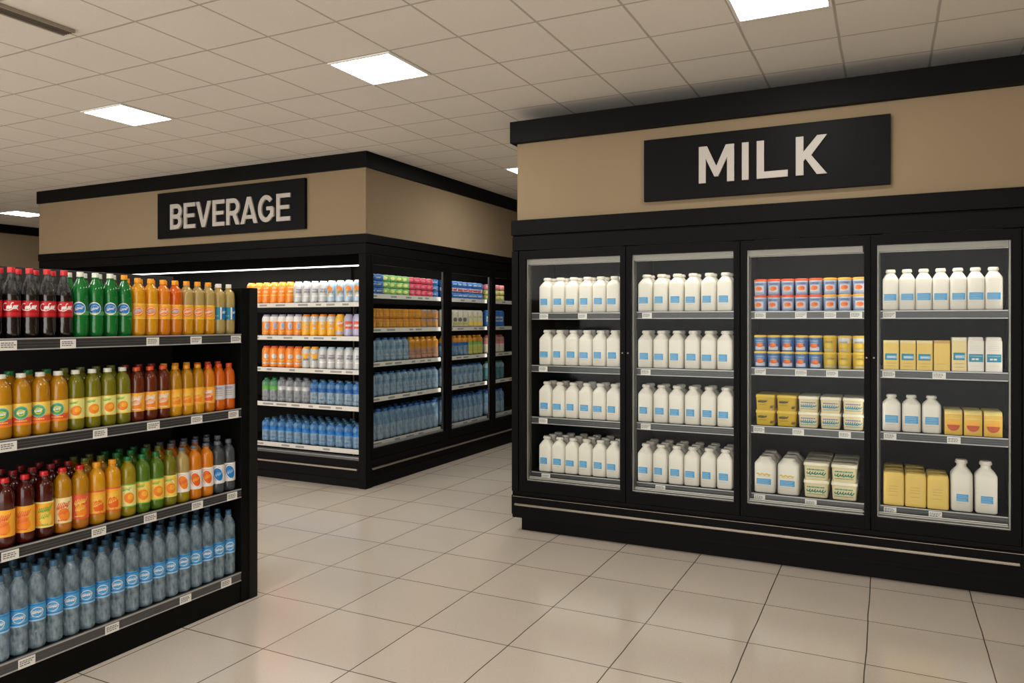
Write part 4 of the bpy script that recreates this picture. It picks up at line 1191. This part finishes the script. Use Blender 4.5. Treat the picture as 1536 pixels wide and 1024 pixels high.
def carton(hw, hd, h, side, topm, label, cap=False, fold=True):
    b = MB()
    if cap:
        b.rings([sup(hw, hd, 14, 0), sup(hw, hd, 14, h * .86), sup(hw * .95, hd * .95, 14, h * .90)], side)
        body = b.mesh('carton', 0, 40)
        extra = ('top_flap', MB().rings([sup(hw * .90, hd * .90, 10, h * .90), sup(hw * .92, hd * .92, 10, h * .915), sup(hw * .92, hd * .92, 10, h * .96), sup(hw * .8, hd * .8, 10, h)], topm).mesh('top_flap', 0, 40))
    else:
        b.rings([sup(hw, hd, 16, 0), sup(hw, hd, 16, h * .90)], side)
        body = b.mesh('carton', 0, 40)
        extra = ('top_flap', MB().rings([sup(hw * .995, hd * .995, 16, h * .90), sup(hw * 1.005, hd * 1.005, 16, h * .91), sup(hw * 1.005, hd * 1.005, 16, h * .985), sup(hw * .98, hd * .98, 16, h)], topm).mesh('top_flap', 0, 40))
    out = [extra]
    if label:
        q = MB(); mp = flat_map(-hd - .0003, 0)
        label(q, mp, hw, h)
        out.append(('label', q.mesh('label')))
    return out, body
def ylab(q, mp, hw, h):
    rect(q, mp, -hw * .8, hw * .72, h * .33, h * .55, .0004, teal, 2)
    rect(q, mp, -hw * .55, hw * .7, h * .38, h * .48, .0007, lbluepale, 2)
    words(q, mp, -hw * .5, hw * .6, h * .43, h * .035, .001, white, 3)
    rect(q, mp, -hw * .8, hw * .8, h * .555, h * .575, .0004, paleyellow, 2)
    words(q, mp, -hw * .6, hw * .6, h * .22, h * .02, .0004, M('print_tan', rgb(190, 150, 80), .5), 6)
    words(q, mp, -hw * .6, hw * .6, h * .12, h * .02, .0004, M('print_tan', rgb(190, 150, 80), .5), 7)
def wlab(q, mp, hw, h):
    rect(q, mp, -hw * .85, hw * .85, h * .28, h * .51, .0004, teal, 2)
    words(q, mp, -hw * .5, hw * .6, h * .36, h * .05, .0008, white, 2)
    words(q, mp, -hw * .7, hw * .7, h * .45, h * .025, .0008, lbluepale, 4)
    for v in (.62, .68, .74, .16):
        words(q, mp, -hw * .7, hw * .6, h * v, h * .012, .0004, M('print_faint', rgb(196, 206, 210), .5), int(v * 70))
def plab(q, mp, hw, h):
    words(q, mp, -hw * .6, hw * .5, h * .22, h * .02, .0004, M('print_tan', rgb(190, 150, 80), .5), 6)
def glab(q, mp, hw, h):
    blob(q, mp, [(hw * .72 * cos(a), h * .40 - h * .24 * sin(a)) for a in [pi * i / 14 for i in range(15)]], .0004, M('print_rust', rgb(196, 84, 42), .5))
    rect(q, mp, -hw * .72, hw * .72, h * .40, h * .58, .0004, amberp, 2)
    ribbon(q, mp, [(-hw * .8 + 1.6 * hw * i / 8, h * .66) for i in range(9)], .002, .0006, goldtop)
    words(q, mp, -hw * .45, hw * .45, h * .27, h * .03, .0008, coral, 5)
reg('ct_y', 'juice_carton', 'carton', 'yellow carton with blue label', carton(.0410, .045, .170, butter, butter_lt, ylab))
reg('ct_p', 'juice_carton', 'carton', 'plain yellow carton without label', carton(.0410, .045, .172, butter, M('carton_fold', rgb(206, 164, 92), .5), plab))
reg('ct_yw', 'cream_carton', 'carton', 'slim cream carton with blue label', carton(.0370, .045, .190, butter_lt, creamlid, ylab))
reg('ct_w', 'cream_carton', 'carton', 'white cream carton with blue label', carton(.0400, .045, .192, milkwhite, milkcap, wlab, True))
def goldbox(hw, hd, h):
    b = MB(); N = 8
    prof = [(-hd, 0), (-hd, h * .72)] + [(-hd + .035 * (1 - cos(a)), h * .72 + h * .26 * sin(a)) for a in [pi / 2 * i / N for i in range(1, N + 1)]] + [(hd, h * .985), (hd, 0)]
    n = len(prof); base = len(b.v)
    for sx in (-hw, hw):
        b.v += [(sx, y, z) for y, z in prof]
    b.face([base + i for i in range(n)], gold); b.face([base + n + i for i in range(n)][::-1], gold)
    for i in range(n):
        j = (i + 1) % n
        z = (prof[i][1] + prof[j][1]) / 2
        b.face((base + j, base + i, base + n + i, base + n + j), goldtop if z > h * .80 else gold, 1 <= i < n - 3)
    body = b.mesh('butter_box', .0015, 40)
    q = MB(); glab(q, flat_map(-hd - .0004, 0), hw, h)
    return [('label', q.mesh('label'))], body
reg('gold', 'butter_box', 'box', 'gold butter box with red half disc', goldbox(.0435, .05, .142))
def butterbox(hw, hd, h, seed):
    b = MB(); r = random.Random(seed)
    rg = [sup(hw * .97, hd * .97, 9, 0), sup(hw, hd, 10, .005)]
    for k in range(1, 9):
        rg.append(sup(hw * (1 + r.uniform(-.006, .006)), hd * (1 + r.uniform(-.004, .004)), 10, h * .9 * k / 8))
    rg += [sup(hw * .97, hd * .97, 9, h * .94), sup(hw * .94, hd * .93, 8, h * .965), sup(hw * .95, hd * .94, 8, h * .975), sup(hw * .88, hd * .88, 8, h)]
    b.rings(rg, butter)
    body = b.mesh('butter_block', 0, 50)
    q = MB(); mp = flat_map(-hd - .0012, 0)
    for v in (.42, .5, .58, .30):
        words(q, mp, -hw * .5, hw * .4, h * v, h * .012, .0004, M('print_tan', rgb(190, 150, 80), .5), int(v * 50) + seed)
    return [('label', q.mesh('label'))], body
reg('bb', 'butter_pack', 'box', 'pale yellow butter pack', butterbox(.0545, .055, .190, 2))

DN = ['first', 'second', 'third', 'last']
YF = MY + .098           # front limit of the shelf boards
def put(key, x, y, z, label, group, j=.0):
    return place(key, (x, y, z + .0008), j, label, group)
# doors one and two: six bottles across, rows behind
for n, (xs, xe) in enumerate(((-2.198, -1.690), (-1.465, -.938))):
    for k in range(4):
        nr = [2, 2, 2, 3][k]
        for i in range(6):
            for r in range(nr):
                x = xs + (xe - xs) * i / 5 + random.uniform(-.001, .001)
                if k == 3: x -= .002
                y = YF + .056 + r * .102
                kk = f'milk{(i * 2 + k + n + r) % 3}'
                g = f'milk bottles, {SH[k]} shelf, {DN[n]} milk door'
                if r == 0: lab = f'white milk bottle {ORD[i]} from beverage aisle side, front row, {SH[k]} shelf, {DN[n]} milk door'
                else: lab = f'white milk bottle in {ORD[r]} row, {ORD[i]} from beverage aisle side, {SH[k]} shelf, {DN[n]} milk door'
                put(kk, x, y, BZ[n][k], lab, g, radians(random.uniform(-1, 1)))
# door three
xs, xe = -.722, -.152
for k in range(2):
    for i in range(8):
        x = xs + (xe - xs) * i / 7
        for q in range(2):
            if k == 0: kk = 'tub_r' if i < (5 if q else 5) else 'tub_y'
            else: kk = 'tub_d' if i < 5 else ('tub_mw' if (q and i > 5) else 'tub_m')
            lab = f'{KIND[kk][2]}, {ORD[i]} along {["lower", "upper"][q]} layer, {SH[k]} shelf, third milk door'
            put(kk, x, YF + .05, BZ[2][k] + q * .1006, lab, f'tubs on the {SH[k]} shelf, third milk door', radians(random.uniform(-12, 8)))
for i in range(5):
    x = -.688 + .1258 * i
    kk = 'sq_m' if i < 2 else 'sq_c'
    for q in range(2):
        for r in range(2):
            if r and q == 0: continue
            lab = f'{KIND[kk][2]}, {ORD[i]} along {["lower", "upper"][q]} {"back" if r else "front"} row, third milk door'
            put(kk, x, YF + .068 + r * .124, BZ[2][2] + q * .0958, lab, 'square tubs on the third shelf, third milk door')
        if q == 1:
            lab = f'{KIND[kk][2]}, {ORD[i]} along lower back row, third milk door'
            put(kk, x, YF + .068 + .124, BZ[2][2], lab, 'square tubs on the third shelf, third milk door')
for i in range(2):
    for r in range(3):
        lab = f'wide milk jug with yellow line, {["outer", "inner"][i]} column, {ORD[r]} row, bottom shelf, third milk door'
        put('jug', -.692 + .139 * i, YF + .066 + r * .1185, BZ[2][3], lab, 'jugs on the bottom shelf, third milk door')
for i in range(2):
    for r in range(3):
        for q in range(2):
            lab = f'cream tub with green print, {["lower", "upper"][q]} layer, {ORD[r]} row, column {["beside jugs", "beside last door"][i]}, third milk door'
            put('st_g', -.392 + .157 * i, YF + .078 + r * .142, BZ[2][3] + q * .1066, lab, 'tubs on the bottom shelf, third milk door')
# door four
for i in range(7):
    put(f'milkn{i % 3}', .014 + .0857 * i, YF + .056, BZ[3][0], f'narrow white milk bottle {ORD[i]} from the mullion, top shelf, last milk door', 'milk bottles, top shelf, last milk door')
for i in range(7):
    kk = ['ct_y', 'ct_y', 'ct_y', 'ct_p', 'ct_yw', 'ct_w', 'ct_w'][i]
    x = [.017, .104, .1895, .276, .361, .441, .527][i]
    lab = f'{KIND[kk][2]}, {ORD[i]} package from the mullion, second shelf, last milk door'
    put(kk, x, YF + .052, BZ[3][1], lab, 'cartons on the second shelf, last milk door')
for i in range(3):
    put('milks', .019 + .103 * i, YF + .056, BZ[3][2], f'short white milk bottle {ORD[i]} from the mullion, third shelf, last milk door', 'milk bottles, third shelf, last milk door')
    for r in range(2):
        lab = f'gold butter box with red half disc, {ORD[i]} after milk bottles, ' + ('back' if r else 'front') + ' row, last door'
        put('gold', .332 + .0955 * i, YF + .058 + r * .104, BZ[3][2], lab, 'gold boxes on the third shelf, last milk door')
for i in range(3):
    for r in range([3, 3, 2][i]):
        put('bb', .031 + .1125 * i, YF + .062 + r * .1125, BZ[3][3], f'pale yellow butter pack, {ORD[i]} column from mullion, {ORD[r]} row, bottom shelf, last milk door', 'butter packs on the bottom shelf, last milk door')
for i in range(2):
    put('milkw', .374 + .118 * i, YF + .062, BZ[3][3], f'large white milk bottle {["next to the butter packs", "at the end away from the butter packs"][i]}, bottom shelf, last door', 'large milk bottles, bottom shelf, last milk door')

# ---------------------------------------------------------------- lights
def area(name, loc, rot, sx, sy, power, col=(1, .95, .87)):
    l = bpy.data.lights.new(name, 'AREA'); l.shape = 'RECTANGLE'; l.size = sx; l.size_y = sy; l.energy = power; l.color = col
    o = bpy.data.objects.new(name, l); COL.objects.link(o); o.location = loc; o.rotation_euler = rot
    return o
for n, (a, c) in enumerate(DO):
    # tubes behind the door stiles, shining into the cabinet
    area('stile_tube', (a - .012, MY + .055, 1.17), (radians(90), 0, radians(-35)), .02, 1.5, [.5, .55, .7, .9][n], (1, .92, .80))
    area('stile_tube', (c + .012, MY + .055, 1.17), (radians(90), 0, radians(35)), .02, 1.5, [.5, .55, .7, .9][n], (1, .92, .80))
    area('head_area', ((a + c) / 2, MY + .085, 1.955), (radians(28), 0, 0), .6, .02, [.9, .95, 1.5, 1.6][n], (1, .92, .80))
area('canopy_tube', (-5.6, BY + .115, 2.0), (radians(26), 0, 0), 2.6, .02, 14)
for n, (a, c) in enumerate(GD):
    area('head_area', (BX - .06, (a + c) / 2, 2.085), (0, radians(24), 0), .02, c - a - .1, 2.4)  # fill light added to brighten the side bottles, not a fitted tube
    area('stile_tube', (BX - .04, a - .012, 1.2), (radians(90), 0, radians(70)), .02, 1.5, .7)
    area('stile_tube', (BX - .04, c + .012, 1.2), (radians(90), 0, radians(110)), .02, 1.5, .7)

w = bpy.data.worlds.new('world'); scn.world = w
w.use_nodes = True
bg = w.node_tree.nodes['Background']
bg.inputs['Color'].default_value = (1, .97, .925, 1)
bg.inputs['Strength'].default_value = 3.2

scn.view_settings.view_transform = 'Standard'
scn.view_settings.look = 'None'
scn.view_settings.exposure = 0.0
scn.cycles.use_denoising = True
scn.cycles.max_bounces = 8
scn.cycles.diffuse_bounces = 4
scn.cycles.transparent_max_bounces = 24
scn.cycles.sample_clamp_indirect = 6
scn.cycles.caustics_reflective = False
scn.cycles.caustics_refractive = False
